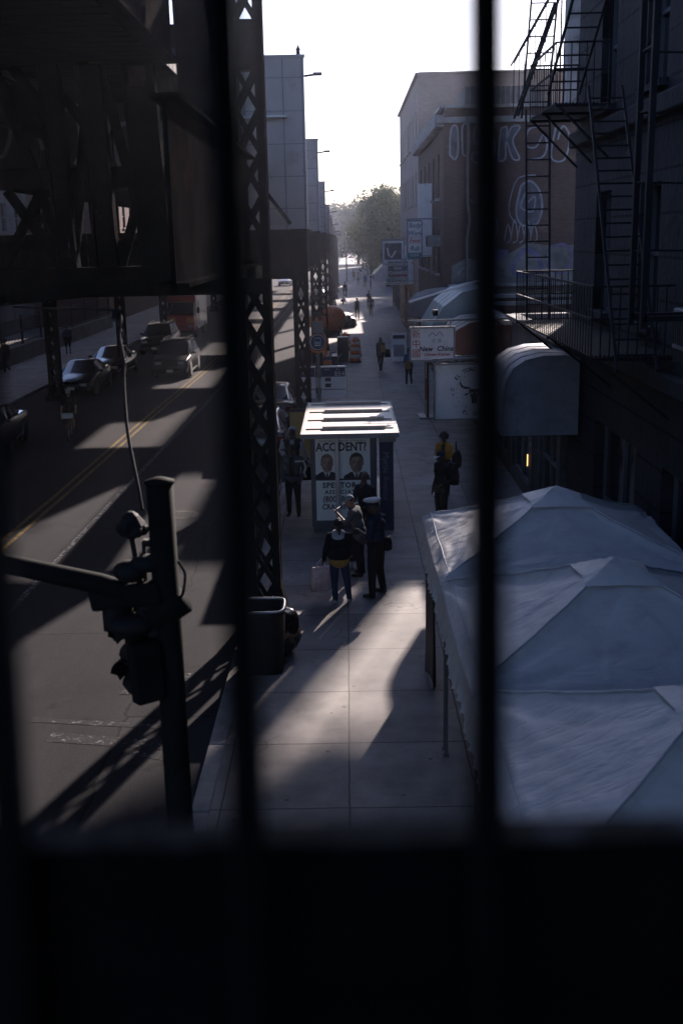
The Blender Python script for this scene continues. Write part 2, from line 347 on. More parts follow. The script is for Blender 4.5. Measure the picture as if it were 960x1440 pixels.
YEL = worn_paint('yellow_line_paint', (.24, .165, .06), .53); WL = worn_paint('white_line_paint', (.24, .24, .25), .48); WW = worn_paint('worn_white_paint', (.26, .26, .26), .40)
mb = MB()
def ground_strip(mb, pts, w, z, m):
    mb.mat(m)
    for (xa, ya), (xb, yb) in zip(pts, pts[1:]):
        mb.add([(xa-w/2, ya, z), (xa+w/2, ya, z), (xb+w/2, yb, z), (xb-w/2, yb, z)], [(0, 1, 2, 3)])
cl = [(-8.22, 15), (-7.98, 29), (-7.85, 45), (-7.6, 60), (-7.5, 90), (-7.5, 300)]
ground_strip(mb, [(a-.13, b) for a, b in cl], .11, RZ+.004, YEL); ground_strip(mb, [(a+.13, b) for a, b in cl], .11, RZ+.004, YEL)
ground_strip(mb, [(-6.5, 18), (-6.35, 29.8), (-6.05, 47), (-5.85, 80), (-5.8, 250)], .13, RZ+.004, WL)
mb.mat(WW).add([(-6.15, 33.2, RZ+.0045), (-3.2, 33.2, RZ+.0045), (-3.2, 33.5, RZ+.0045), (-6.15, 33.5, RZ+.0045)], [(0, 1, 2, 3)])
mb.add([(-9.9, 50.2, RZ+.0045), (-8.6, 50.2, RZ+.0045), (-8.6, 50.5, RZ+.0045), (-9.9, 50.5, RZ+.0045)], [(0, 1, 2, 3)])
mb.mat(WW)
for yy, xa, w_ in ((14.75, -4.7, .16), (14.1, -4.3, .30), (13.75, -3.2, .12)):      # remains of a crossing
    mb.add([(xa, yy, RZ+.004), (-2.45, yy-.35, RZ+.004), (-2.45, yy+w_-.38, RZ+.004), (xa, yy+w_, RZ+.004)], [(0, 1, 2, 3)])
mb.add([(-3.6, 15.7, RZ+.005), (-2.6, 15.6, RZ+.005), (-2.6, 16.5, RZ+.005), (-3.4, 16.5, RZ+.005)], [(0, 1, 2, 3)])
tag(mb.build('road_markings'), kind='structure')
mb = MB(); mb.mat(mat('cast_iron', (.055, .053, .052), .85, 0, .3, 6, spec=.1)); mb.lathe([(0.01, 0), (.42, 0), (.44, .004), (.36, .008), (.02, .008)], (-4.28, 27.0, RZ+.004), 28)
for k in range(6): mb.bar((-4.28-.3, 27-.25+k*.1, RZ+.014), (-4.28+.3, 27-.25+k*.1, RZ+.014), .03, .008)
tag(mb.build('manhole_cover', smooth=False), 'round cast iron manhole cover set flush in the asphalt', 'manhole cover')

# ------------------------------------------------------------------ walls with real openings
def facade(mb, o, ud, w, h, ops, depth=.18, v0=0):
    """wall face from o along ud (unit), height h; ops = openings (u0,u1,v0,v1); reveals go inwards"""
    o, ud = Vector(o), Vector(ud); nd = ud.cross(Vector((0, 0, 1)))          # outward
    us = sorted({0, w, *[a for p in ops for a in p[:2]]}); vs = sorted({v0, h, *[a for p in ops for a in p[2:]]})
    P = lambda u, v, d=0: o + ud*u + Vector((0, 0, v)) - nd*d
    for a, b in zip(us, us[1:]):
        for c, d in zip(vs, vs[1:]):
            if any(p[0] <= (a+b)/2 <= p[1] and p[2] <= (c+d)/2 <= p[3] for p in ops): continue
            mb.add([P(a, c), P(b, c), P(b, d), P(a, d)], [(0, 1, 2, 3)])
    for a, b, c, d in ops:
        mb.add([P(a, c), P(b, c), P(b, d), P(a, d), P(a, c, depth), P(b, c, depth), P(b, d, depth), P(a, d, depth)], [(0, 1, 5, 4), (1, 2, 6, 5), (2, 3, 7, 6), (3, 0, 4, 7)])
    return P, nd
FRAME = mat('window_frame_paint', (.10, .10, .105), .6, 0, .2)
FRAMEL = mat('pale_window_frame', (.34, .33, .32), .6, 0, .2)
def window(P, op, parent, glass=WINB, frame=FRAME, depth=.18, sill=None, name='window', bars=(1, 1)):
    a, b, c, d = op; mb = MB(); mb.mat(glass); e = depth-.05
    mb.add([P(a, c, e), P(b, c, e), P(b, d, e), P(a, d, e)], [(0, 1, 2, 3)]); mb.mat(frame); t = .06; e2 = e-.03
    rails = [(a, c, b, c), (a, d, b, d), (a, c, a, d), (b, c, b, d)]
    for k in range(1, bars[1]+1): v = c+(d-c)*k/(bars[1]+1); rails.append((a, v, b, v))
    for k in range(1, bars[0]): u = a+(b-a)*k/bars[0]; rails.append((u, c, u, d))
    for u0, v0, u1, v1 in rails: mb.bar(P(u0, v0, e2), P(u1, v1, e2), t, t)
    w = mb.build(name, None, parent)
    if sill: s = MB(); s.bar(P(a-.1, c-.05, -.04), P(b+.1, c-.05, -.04), .2, .1); s.build('sill', sill, w)
    return w
def building(name, label, x0, x1, y0, y1, h, wm, side, cols, rows, ww, wh, zbase, rowh, group=None, trim=KERB, margin=1.0, glass=WINB, frame=FRAME, bars=(1, 1), roofm=None, ground_ops=(), lift=0, depth=.18):
    """block whose street face has windows; side = -1 street face looks to -x, +1 looks to +x"""
    r = thing(name, label, 'building', ((x0+x1)/2, (y0+y1)/2, 0), 0, group)
    ox, oy = (x0+x1)/2, (y0+y1)/2; L = y1-y0
    X0, X1, Y0, Y1 = x0-ox, x1-ox, y0-oy, y1-oy
    ops = []
    for j in range(rows):
        for i in range(cols):
            u = margin + (L-2*margin)*(i+.5)/cols; z = zbase+j*rowh; ops.append((u-ww/2, u+ww/2, z, z+wh))
    ops += list(ground_ops)
    mb = MB()
    if side < 0: P, nd = facade(mb, (X0, Y1, 0), (0, -1, 0), L, h, ops, depth)
    else: P, nd = facade(mb, (X1, Y0, 0), (0, 1, 0), L, h, ops, depth)
    a, b = (X0, X1)
    fx, bx = (a, b) if side < 0 else (b, a)
    mb.add([(a, Y0, 0), (b, Y0, 0), (b, Y0, h), (a, Y0, h)], [(0, 1, 2, 3)]); mb.add([(b, Y1, 0), (a, Y1, 0), (a, Y1, h), (b, Y1, h)], [(0, 1, 2, 3)])
    mb.add([(bx, Y0, 0), (bx, Y1, 0), (bx, Y1, h), (bx, Y0, h)], [(0, 1, 2, 3) if side < 0 else (3, 2, 1, 0)])
    mb.build('wall', wm, r)
    mb = MB(); mb.box(a+.25, b-.25, Y0+.25, Y1-.25, h-.5, h-.35); mb.build('roof', roofm or mat('roof_felt', (.09, .085, .085), .9), r)
    mb = MB()                                                                  # parapet coping and cornice
    for (p, q) in (((a, Y0), (b, Y0)), ((b, Y0), (b, Y1)), ((b, Y1), (a, Y1)), ((a, Y1), (a, Y0))):
        mb.bar((p[0], p[1], h+.06), (q[0], q[1], h+.06), .36, .12)
    mb.build('coping', trim, r)
    for op in ops[:rows*cols]: window(P, op, r, glass, frame, depth, trim, bars=bars)
    for op in ground_ops: window(P, op, r, glass, frame, depth, None, name='shopfront', bars=(2, 1))
    return r, P

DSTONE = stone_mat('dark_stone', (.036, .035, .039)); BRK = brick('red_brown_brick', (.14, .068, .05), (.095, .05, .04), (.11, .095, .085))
BRK2 = brick('pale_brick', (.48, .37, .30), (.40, .31, .26), (.36, .32, .29)); BRK3 = brick('tan_brick', (.17, .135, .11), (.14, .11, .09), (.14, .13, .12))  # BRK2 lifted paler to stand in for the far glow
GPLAST = mat('grey_render', (.27, .265, .26), .85, 0, .3, .5, dirt=(.14, .135, .13), world=True); DPLAST = mat('dark_render', (.085, .08, .082), .85, 0, .4, .6, dirt=(.04, .04, .04), world=True)

# right: tall stone house next to the tents
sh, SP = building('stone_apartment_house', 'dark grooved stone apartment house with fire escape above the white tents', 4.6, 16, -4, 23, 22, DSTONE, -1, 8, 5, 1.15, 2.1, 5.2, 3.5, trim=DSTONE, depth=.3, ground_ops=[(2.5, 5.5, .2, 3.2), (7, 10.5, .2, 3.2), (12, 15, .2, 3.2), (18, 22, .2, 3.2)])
mb = MB()
for z in (4.35, 8.2, 11.7): mb.bbox(-5.7-.18, -5.7+.0, -13.5, 13.4, z, z+.28, .03)
mb.build('cornice', DSTONE, sh)
ac = MB(); ac.mat(GREY); ac.bbox(-.55, .12, -.4, .4, 0, .48, .02); ac.mat(BLACK)
for k in range(9): ac.box(-.556, -.55, -.36+k*.085, -.36+k*.085+.05, .06, .42)
aco = ac.build('air_conditioner'); aco.location = (4.45, 13.02, 5.22)
tag(aco, 'grey window air conditioner jutting from the dark stone house', 'air conditioner')

# right: row of low shops
DOORM = mat('shop_shutter', (.075, .07, .075), .6, .2, .3); REDR = mat('reddish_roof', (.16, .10, .095), .9, 0, .3, .8, dirt=(.09, .07, .065))
shopinfo = [(23.3, 30.6, 4.35, DPLAST, 'low dark rendered shop next to the stone apartment house'), (30.8, 39.6, 4.15, BRK, 'low brick shop behind the two character sign board'), (39.8, 48.7, 4.4, BRK3, 'low tan brick shop against the graffiti covered brick house')]
for (a, b, h, m, lab) in shopinfo:
    L = b-a
    building('shop_building', lab, 4.5, 13, a, b, h, m, -1, 0, 0, 1, 1, 1, 1, group='low shops along the right pavement', roofm=REDR, ground_ops=[(.4, L*.45, .35, 2.7), (L*.5, L*.62, .05, 2.7), (L*.66, L-.4, .35, 2.7)])

# right: brick house with graffiti on its blind side wall
bh, BP = building('brick_house', 'red brown brick house with graffiti over its blind side wall', 4.2, 15, 49, 66, 11.75, BRK, -1, 5, 2, 1.0, 1.9, 4.9, 3.3, trim=KERB, ground_ops=[(1, 4.6, .3, 3), (5.4, 6.6, .05, 3), (7.4, 11, .3, 3), (12, 16, .3, 3)], frame=FRAMEL)
mb = MB(); mb.bbox(-5.75, 5.4, -8.62, -8.5, 11.15, 11.4, .03); mb.bbox(-5.78, -5.4, -8.5, 8.5, 11.0, 11.5, .05)
mb.build('cornice', KERB, bh)
mb = MB(); mb.tube([(-4.4, -8.62, 11.4), (-4.4, -8.62, 8), (-4.3, -8.62, 7.2), (-4.42, -8.62, 6.4), (-4.4, -8.62, 3)], .06); mb.build('drainpipe', GREY, bh)
GRAFD = mat('graffiti_fill', (.10, .095, .11), .85, 0, .5, 2, dirt=(.11, .06, .045), dscale=3); GRAF = mat('graffiti_white', (.25, .25, .27), .8, 0, .3, 3); GRAFP = mat('graffiti_violet', (.16, .14, .24), .8, 0, .3, 3)
mb = MB(); o = (-5.4, -8.5, 0); xd = (1, 0, 0); zd = (0, 0, 1); mb.mat(GRAF)
def bubble(mb, pts, w=.075, fill=True):
    if fill and len(pts) > 5 and pts[0] == pts[-1]:
        c_ = mb.cur; mb.mat(GRAFD).flat([(p.x, p.y) for p in smoothpath([(a, b, 0) for a, b in pts], 5)][:-1], o, xd, zd, .0035); mb.cur = c_
    mb.stroke([tuple(p) for p in smoothpath([(a, b, 0) for a, b in pts], 5)] and [(p.x, p.y) for p in smoothpath([(a, b, 0) for a, b in pts], 5)], w, o, xd, zd)
for dx in (0.15, ):
    bubble(mb, [(.25, 9.9), (.3, 10.9), (.55, 11.0), (.6, 10.0), (.45, 9.7), (.25, 9.9)]); bubble(mb, [(.8, 9.9), (.78, 11.0), (1.05, 11.0), (1.05, 9.9), (.8, 9.9)])
    bubble(mb, [(1.95, 11.0), (1.35, 11.0), (1.3, 10.35), (1.75, 10.3), (1.7, 9.95), (1.25, 9.95), (1.25, 9.6), (1.9, 9.5), (2.15, 10.1), (1.95, 10.65), (1.6, 10.65), (1.62, 10.85), (1.98, 10.85), (1.95, 11.0)])
    bubble(mb, [(2.4, 10.9), (2.3, 9.7), (2.6, 9.7), (2.62, 10.4), (2.9, 9.7), (3.2, 9.7), (2.9, 10.4), (3.2, 10.95), (2.85, 10.95), (2.65, 10.5), (2.65, 10.95), (2.4, 10.9)])
    bubble(mb, [(3.6, 9.6), (4.2, 9.75), (4.35, 10.3), (4.0, 10.9), (3.55, 10.8), (3.5, 10.2), (3.9, 10.15), (4.2, 10.7)]); bubble(mb, [(4.7, 10.9), (4.55, 9.7), (5.1, 9.6), (5.3, 10.5), (5.0, 10.95), (4.8, 10.4)])
    bubble(mb, [(1.1, 8.1), (1.3, 7.9), (1.5, 8.4), (1.7, 8.0), (1.9, 8.35), (2.1, 8.5)], .05); bubble(mb, [(1.7, 7.5), (1.45, 7.2), (1.5, 6.5), (1.8, 6.2), (2.2, 6.4), (2.3, 7.1), (2.0, 7.5), (1.7, 7.3), (1.75, 6.8), (2.0, 6.7)], .06)
    bubble(mb, [(3.3, 8.6), (3.1, 7.6), (3.3, 7.0), (3.9, 6.9), (4.2, 7.5), (4.1, 8.3), (3.7, 8.75), (3.3, 8.6)], .09); bubble(mb, [(3.5, 8.3), (3.3, 7.7), (3.8, 7.5), (3.9, 8.1), (3.6, 7.9)], .07); bubble(mb, [(3.1, 7.0), (2.8, 7.5), (2.9, 8.3), (3.2, 8.9), (3.9, 9.0)], .05)
    for k in range(5): bubble(mb, [(2.6+k*.28, 6.3), (2.75+k*.28, 7.0+.2*(k % 2)), (2.9+k*.28, 6.4), (2.7+k*.28, 6.2)], .05)
    bubble(mb, [(.6, 4.9), (.9, 5.2), (1.1, 4.8), (1.4, 5.15), (1.6, 4.7), (1.9, 4.75)], .08); mb.mat(GRAFP)
    bubble(mb, [(3.2, 5.6), (3.0, 5.0), (3.6, 4.8), (4.2, 5.1), (4.0, 5.7), (3.5, 5.9), (3.2, 5.6)], .2); mb.flat([(3.1, 4.95), (3.7, 4.8), (4.1, 5.2), (3.9, 5.7), (3.3, 5.6)], o, xd, zd, .004); mb.flat([(2.0, 5.2), (2.7, 5.1), (2.8, 5.9), (2.1, 6.0)], o, xd, zd, .004)
    bubble(mb, [(4.6, 6.0), (4.5, 5.2), (5.2, 4.9), (5.6, 5.6), (5.2, 6.1), (4.6, 6.0)], .12)
mb.build('graffiti', None, bh)
mb = MB(); mb.mat(mat('patched_render', (.20, .185, .17), .9, 0, .4, 1.2, dirt=(.1, .09, .08)))
mb.flat([(.35, 5.3), (1.0, 5.6), (2.2, 5.4), (3.6, 6.2), (5.0, 6.0), (7, 6.3), (7, 4.4), (.35, 4.4)], o, xd, zd, .005); mb.build('render_patch', None, bh)
mb = MB(); mb.mat(mat('metal_shed', (.13, .13, .135), .6, .3, .3)); mb.bbox(-3.6, .2, .5, 4, 11.4, 13.7, .03); mb.mat(GREY)
for k in range(14): mb.box(-3.6+k*.25, -3.56+k*.25, .47, .5, 11.5, 13.7)
mb.build('roof_shed', None, bh)
mb = MB(); mb.mat(GREY); mb.bbox(-.5, .2, -.38, .38, 0, .5, .02); mb.mat(BLACK)
for k in range(8): mb.box(-.506, -.5, -.33+k*.085, -.28+k*.085, .06, .44)
a2 = mb.build('air_conditioner'); a2.location = (4.1, 50.95, 6.1); tag(a2, 'pale window air conditioner on the corner of the brick house', 'air conditioner')

tw = MB(); tw.mat(GPLAST).bbox(.3, 1.1, -5.5, -4.5, 11.3, 19, .05); tw.build('sun_block_stack', None, bh)  # unseen stack added to block sun left of the pavement's light band
wt = thing('sun_block_tank', 'unseen round tank on legs added above the brick house to block sun', 'sun blocker', (10.95, 54, 12.8)); mb = MB(); mb.lathe([(.1, 6.3), (1.35, 6.3), (1.3, 10), (.1, 10)], (0, 0, 0), 28); mb.build('tank', mat('sun_block_wood', (.10, .07, .05), .9), wt, False); mb = MB(); mb.lathe([(1.5, 10.0), (.05, 11.2)], (0, 0, 0), 28); mb.build('tank_roof', GPLAST, wt)  # unseen tank added to keep sun off the lower pavement
for sx in (-.85, .85):
    for sy in (-.85, .85): mb = MB(); mb.bar((sx, sy, -1.5), (sx, sy, 6.3), .07, .07); mb.build('leg', STEEL, wt)
w2 = thing('sun_block_tank', 'second unseen tank on a stand added farther back to block sun', 'sun blocker', (13.4, 54, 11.4)); mb = MB(); mb.lathe([(.1, 9.6), (1.4, 9.6), (1.35, 12.6), (.1, 12.6)], (0, 0, 0), 28); mb.build('tank', mat('sun_block_wood_dark', (.08, .06, .045), .9), w2, False); mb = MB(); mb.lathe([(1.55, 12.6), (.05, 13.8)], (0, 0, 0), 28); mb.build('tank_roof', GPLAST, w2)  # another unseen tank, added to darken the nearest pavement
mb = MB(); mb.box(-1.5, 1.5, -.9, .9, 7.2, 7.9); mb.build('platform', STEEL, w2)  # slab added to cut off the lower end of the sun patch
for sx in (-.9, .9):
    for sy in (-.9, .9): mb = MB(); mb.bar((sx, sy, -.1), (sx, sy, 9.6), .07, .07); mb.build('leg', STEEL, w2)
building('brick_apartment_block', 'unseen tall tan block added behind the brick house to block sun', 15.2, 28, 50, 56, 25, BRK3, -1, 4, 5, 1.1, 1.9, 5, 3.4)  # unseen rear block, added to bound the sun patch on the right
# right: taller pale brick block behind
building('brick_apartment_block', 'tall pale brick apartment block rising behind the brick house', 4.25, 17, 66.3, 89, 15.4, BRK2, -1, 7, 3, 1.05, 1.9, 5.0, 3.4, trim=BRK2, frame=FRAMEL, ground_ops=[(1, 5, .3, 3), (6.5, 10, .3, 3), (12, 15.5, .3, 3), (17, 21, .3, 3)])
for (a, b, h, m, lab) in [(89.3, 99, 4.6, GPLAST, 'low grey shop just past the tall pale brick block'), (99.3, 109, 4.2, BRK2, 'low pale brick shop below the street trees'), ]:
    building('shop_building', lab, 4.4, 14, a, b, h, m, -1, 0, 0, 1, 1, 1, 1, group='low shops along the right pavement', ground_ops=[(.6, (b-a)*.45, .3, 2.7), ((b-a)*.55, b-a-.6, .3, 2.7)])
for i, (xa, ya, yb, h) in enumerate([(6, 150, 175, 11), (5, 178, 210, 9.5), (5, 214, 260, 12)]):
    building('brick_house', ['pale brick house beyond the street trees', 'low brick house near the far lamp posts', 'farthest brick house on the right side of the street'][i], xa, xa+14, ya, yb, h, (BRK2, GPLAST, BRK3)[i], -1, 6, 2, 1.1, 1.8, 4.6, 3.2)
# left side of the street
lh = [(-6, 21, 13, BRK3, 'tan brick building half hidden behind the elevated railway at the left'), (21.2, 44, 11, GPLAST, 'pale rendered building with tall windows behind the steel trestle'), (44.2, 56, 15, BRK, 'dark brick tenement across the street by the iron railing')]
for i, (a, b, h, m, lab) in enumerate(lh):
    building('apartment_building', lab, -36, -19.9, a, b, h, m, 1, int((b-a)/2.6), 3, 1.15, 2.1, 4.4, 3.3, trim=KERB, frame=FRAMEL, bars=(2, 1), ground_ops=[(1.5, 6, .3, 3), (7.5, 10.5, .3, 3)])
building('apartment_building', 'dark rendered building set back behind the iron railing', -40, -25, 56.3, 89.6, 14, DPLAST, 1, 9, 3, 1.2, 2.0, 4.2, 3.3, trim=DPLAST)
for i, (a, b, h, m) in enumerate([(90, 118, 15, BRK), (118.3, 150, 13, GPLAST), (151, 200, 17, BRK2), (201, 270, 14, BRK3)]):
    building('apartment_building', ['brick tenement beyond the iron railing on the far side', 'grey rendered block far along the left side of the street', 'pale brick block far along the left side of the street', 'tan block at the far end of the left side'][i], -36, -19.9, a, b, h, m, 1, int((b-a)/3.4), 3, 1.2, 2.0, 4.4, 3.4, trim=KERB)
# ================================================================== ELEVATED RAILWAY
def lattice(mb, x, y, z0, z1, w=.5, d=.42, pitch=.62, solid=()):
    """riveted column: two channels with crossed lacing bars on both faces"""
    c = .112
    for s in (-1, 1):
        xx = x+s*(w/2-c/2); mb.box(xx-c/2, xx+c/2, y-d/2, y+d/2, z0, z1)
        for yy in (y-d/2-.012, y+d/2+.012): mb.box(xx-c/2-.012, xx+c/2+.012, yy-.012, yy+.012, z0, z1)
    z = z0; a = w/2-c*.7
    while z < z1-.05:
        e = min(z+pitch, z1)
        for yy in (y-d/2+.012, y+d/2-.012):
            for s in (-1, 1):
                p = Vector((x-s*a, yy, z)); q = Vector((x+s*a, yy, e)); dv = (q-p).normalized(); n2 = Vector((-dv.z, 0, dv.x))*.040; t = Vector((0, .009+.004*s, 0))
                mb.add([p-n2-t, p+n2-t, q+n2-t, q-n2-t, p-n2+t, p+n2+t, q+n2+t, q-n2+t], [(0, 1, 2, 3), (7, 6, 5, 4), (0, 4, 5, 1), (1, 5, 6, 2), (2, 6, 7, 3), (3, 7, 4, 0)])
        z += pitch
    for z0_, z1_ in solid: mb.box(x-w/2+.02, x+w/2-.02, y-d/2+.02, y+d/2-.02, z0_, z1_)
    return mb
bents = [(18.7, 13.0), (33.5, 11.55), (48.5, 10.54), (63.5, 9.55), (78.5, 8.75), (93.5, 8.1), (108.5, 7.6), (123.5, 7.4), (138.5, 7.3), (153.5, 7.3)]
blab = ['nearest railway bent whose lattice column stands behind the black litter bin', 'railway bent with lattice column right behind the bus timetable boards', 'railway bent with lattice column just before the orange mixer', 'railway bent with lattice column past the orange mixer', 'railway bent beside the crouching people on the kerb'] + ['distant railway bent fading into the bright haze'] * 5
for i, (by, top) in enumerate(bents):
    r = thing('railway_bent', blab[i], 'railway support', (-1.45, by, 0), 0, 'steel bents carrying the elevated railway'); X = lambda x: x+1.45
    cx = (-1.535, -1.38, -1.34, -1.33)[min(i, 3)]; w = (.53, .43, .42, .42)[min(i, 3)]
    mb = lattice(MB(), X(cx), 0, .02, top-.02, w, .42, .66 if i == 0 else .62); mb.build('column', STEEL, r)
    mb = lattice(MB(), X(-12.9), 0, RZ, 9.2, .5, .42, .62); mb.build('column', STEEL, r)
    for xx in (cx, -12.9):
        mb = MB(); mb.bbox(X(xx)-.42, X(xx)+.42, -.4, .4, -.2, .07, .02)
        for sx in (-1, 1):
            mb.prism([(X(xx)+sx*w/2, -.2, .07), (X(xx)+sx*(w/2+.14), -.2, .07), (X(xx)+sx*w/2, -.2, .7)], (0, .4, 0))
        mb.build('base_plate', STEEL, r)
    if i == 0:
        # portal girder, posts, ties and diagonals across the street
        mb = MB(); mb.box(X(-12.6), X(-1.29), -.22, -.19, 5.72, 6.2); 
        mb.prism([(X(-12.6), -.34, 5.40), (X(-5.8), -.34, 5.60), (X(-1.2), -.34, 5.99), (X(-1.2), -.34, 6.03), (X(-5.8), -.34, 5.65), (X(-12.6), -.34, 5.45)], (0, .5, 0))
        mb.prism([(X(-12.6), -.2, 5.44), (X(-5.8), -.2, 5.64), (X(-1.82), -.2, 5.98), (X(-1.82), -.2, 6.14), (X(-12.6), -.2, 6.14)], (0, .12, 0))
        mb.box(X(-12.6), X(-1.82), -.3, .2, 6.16, 6.2)
        for k in range(40): mb.lathe([(.018, 0), (.016, .012), (.006, .018)], (X(-12.4+k*.27), -.222, 6.12), 6, 'y')
        mb.build('cross_girder', STEEL, r)
        for xa, xb, wd in ((-4.68, -4.56, .27), (-4.05, -3.92, .33), (-3.28, -3.1, .46), (-2.2, -2.12, .80), (-7.2, -7.2, .35), (-9.4, -9.4, .35)):
            mb = MB(); mb.bar((X(xa), -.02, 10.4), (X(xb), -.02, 6.19), wd, .34, (0, 1, 0)); 
            for s in (-1, 1): mb.bar((X(xa)+s*wd*.5, -.22, 10.4), (X(xb)+s*wd*.5, -.22, 6.19), .05, .09, (0, 1, 0))
            mb.build('post', STEEL, r)
        for z, hh in ((9.75, .3), (7.62, .3), (6.55, .08)):
            mb = MB(); mb.box(X(-12.6), X(-1.83), .17, .25, z-hh/2, z+hh/2); mb.box(X(-12.6), X(-1.83), .09, .31, z+hh/2, z+hh/2+.025); mb.build('tie_beam', STEEL, r)
        for a, b in (((-5.55, 7.45), (-4.75, 6.25)), ((-5.0, 7.4), (-5.7, 6.25)), ((-4.5, 8.9), (-4.05, 8.25)), ((-3.75, 6.2), (-3.35, 7.4)), ((-9.2, 8.2), (-7.3, 6.2)), ((-5.75, 9.9), (-4.62, 6.2)), ((-4.55, 6.2), (-4.0, 9.6)), ((-3.95, 9.6), (-3.2, 6.2)), ((-5.6, 9.8), (-4.7, 8.5))):
            mb = MB(); mb.bar((X(a[0]), .13, a[1]), (X(b[0]), .13, b[1]), .16, .07, (0, 1, 0)); mb.build('brace', STEEL, r)
        for xx, z, a, b in ((-4.55, 9.85, .62, .26), (-3.2, 9.1, .26, .28), (-2.75, 8.9, .2, .32), (-1.72, 6.12, .2, .26), (-1.42, 6.08, .1, .2), (-3.85, 9.6, .18, .6)):
            mb = MB(); mb.bbox(X(xx)-a/2, X(xx)+a/2, -.46, -.38, z-b/2, z+b/2, .01); mb.bar((X(xx), -.4, z), (X(xx), -.1, z), .06, .06); mb.build('gusset_plate', RUST, r)
        mb = MB(); mb.bbox(X(-2.1), X(-1.32), -.1, .2, 9.2, 9.95, .02); mb.build('knee_plate', STEEL, r)
    else:
        tz = min(6.82, top-.6)
        mb = MB(); mb.box(X(-12.6), X(-1.2), -.3, .3, tz-1.34, tz)
        for z in (tz-1.36, tz+.01): mb.box(X(-12.65), X(-1.15), -.36, .36, z-.02, z+.02)
        for k in range(12): mb.box(X(-12.5+k*.98)-.03, X(-12.5+k*.98)+.03, -.34, -.3, tz-1.33, tz-.02)
        mb.build('cross_girder', STEEL, r)
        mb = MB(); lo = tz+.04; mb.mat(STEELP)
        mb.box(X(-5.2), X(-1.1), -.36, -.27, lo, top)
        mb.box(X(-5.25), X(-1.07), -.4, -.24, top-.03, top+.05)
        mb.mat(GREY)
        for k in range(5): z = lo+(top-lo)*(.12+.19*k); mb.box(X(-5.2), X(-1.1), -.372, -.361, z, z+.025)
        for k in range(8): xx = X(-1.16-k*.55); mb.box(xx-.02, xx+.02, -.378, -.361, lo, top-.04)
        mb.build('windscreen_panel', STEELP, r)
        if i == 1:
            mb = MB(); mb.box(X(-4), X(-1.62), -.62, -.36, 9.93, 9.98); mb.build('ledge', ALU, r)
            mb = MB(); mb.bar((X(-2.35), -.42, 8.0), (X(-1.6), -.42, 7.0), .1, .05, (0, 1, 0)); mb.build('brace', STEEL, r)
        mb = MB(); mb.tube([(X(-1.1), -.2, top-.5), (X(-.75), -.2, top-.46)], .03); mb.bbox(X(-.85), X(-.6), -.26, -.12, top-.49, top-.41, .01); mb.build('lamp_arm', STEEL, r)
        if i == 1: mb = MB(); mb.lathe([(.06, 0), (.05, .1), (.07, .14), (.03, .2), (.01, .26)], (X(-1.25), -.3, top+.05), 8); mb.build('finial', STEEL, r)
deck = thing('railway_deck', 'long dark steel deck of the elevated railway over the roadway', 'railway deck', (-7.4, 0, 9.3)); 
mb = MB(); yy = 3.0
while yy < 170:
    mb.box(-9.2, 4.6, yy, yy+.36, .02, .28); yy += .40
mb.build('sleepers', BLACK, deck)
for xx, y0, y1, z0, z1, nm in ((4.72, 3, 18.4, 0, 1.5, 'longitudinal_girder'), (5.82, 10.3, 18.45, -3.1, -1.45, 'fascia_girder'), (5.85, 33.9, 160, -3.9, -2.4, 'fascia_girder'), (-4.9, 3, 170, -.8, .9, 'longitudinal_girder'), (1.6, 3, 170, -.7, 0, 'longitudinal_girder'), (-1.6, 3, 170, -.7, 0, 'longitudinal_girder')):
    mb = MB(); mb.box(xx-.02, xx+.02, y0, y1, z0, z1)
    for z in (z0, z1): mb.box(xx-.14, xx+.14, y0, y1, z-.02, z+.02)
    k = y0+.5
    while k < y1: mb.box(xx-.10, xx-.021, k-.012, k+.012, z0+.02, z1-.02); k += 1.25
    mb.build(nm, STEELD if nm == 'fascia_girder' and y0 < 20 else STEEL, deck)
# graffiti seen through the trestle on the pale building behind: painted on boards along the far walkway
wk = thing('walkway_screen', 'dark boarded walkway screen with graffiti letters behind the near trestle posts', 'screen', (-7.8, 23.6, 0))
mb = MB()
for k in range(6): mb.box(-4.4+k*1.5, -2.94+k*1.5, -.04, .04, 7.95, 10.35)
mb.box(-4.5, 4.65, -.3, .3, 7.82, 7.94)
mb.build('board', mat('screen_boards', (.055, .05, .062), .85, 0, .4, 1.2, dirt=(.03, .026, .028)), wk)
mb = MB(); mb.mat(GRAF); o = (0, -.045, 7.95); xd = (1, 0, 0); zd = (0, 0, 1)
for gx, pts in ((1.25, [(0, .5), (.22, 1.5), (.42, .5)]), (1.3, [(.05, .85), (.36, .85)]), (.55, [(.5, 1.7), (.2, 1.6), (.3, 1.1), (.5, .9), (.3, .4), (.05, .5)]), (2.15, [(0, 1.25), (.5, 1.4), (.48, 1.0)]), (2.3, [(.1, 1.9), (.12, 1.3), (.15, .5), (0, .2)]), (2.75, [(0, .3), (.3, .9), (.1, 1.5)]),
    (3.15, [(.65, .15), (.1, .1), (0, .6), (.12, .95), (.7, .9), (.66, .45), (.35, .4)]), (4.05, [(.4, 1.2), (.1, 1.0), (.1, .4), (.4, .2)]), (-.6, [(.1, .4), (.1, 1.5), (.6, 1.4), (.4, .9), (.7, .4)]), (-1.6, [(.7, 1.5), (.1, 1.2), (.2, .5), (.7, .4)])):
    P_ = smoothpath([(a, b, 0) for a, b in pts], 5) if len(pts) > 3 else [Vector((a, b, 0)) for a, b in pts]
    mb.stroke([(p.x+gx, p.y) for p in P_], .085, o, xd, zd, .006)
mb.build('graffiti', None, wk)
for k in (-3.8, -.5): mb = MB(); mb.bar((k, .12, RZ), (k, .12, 7.82), .25, .25); mb.build('support', STEEL, wk)
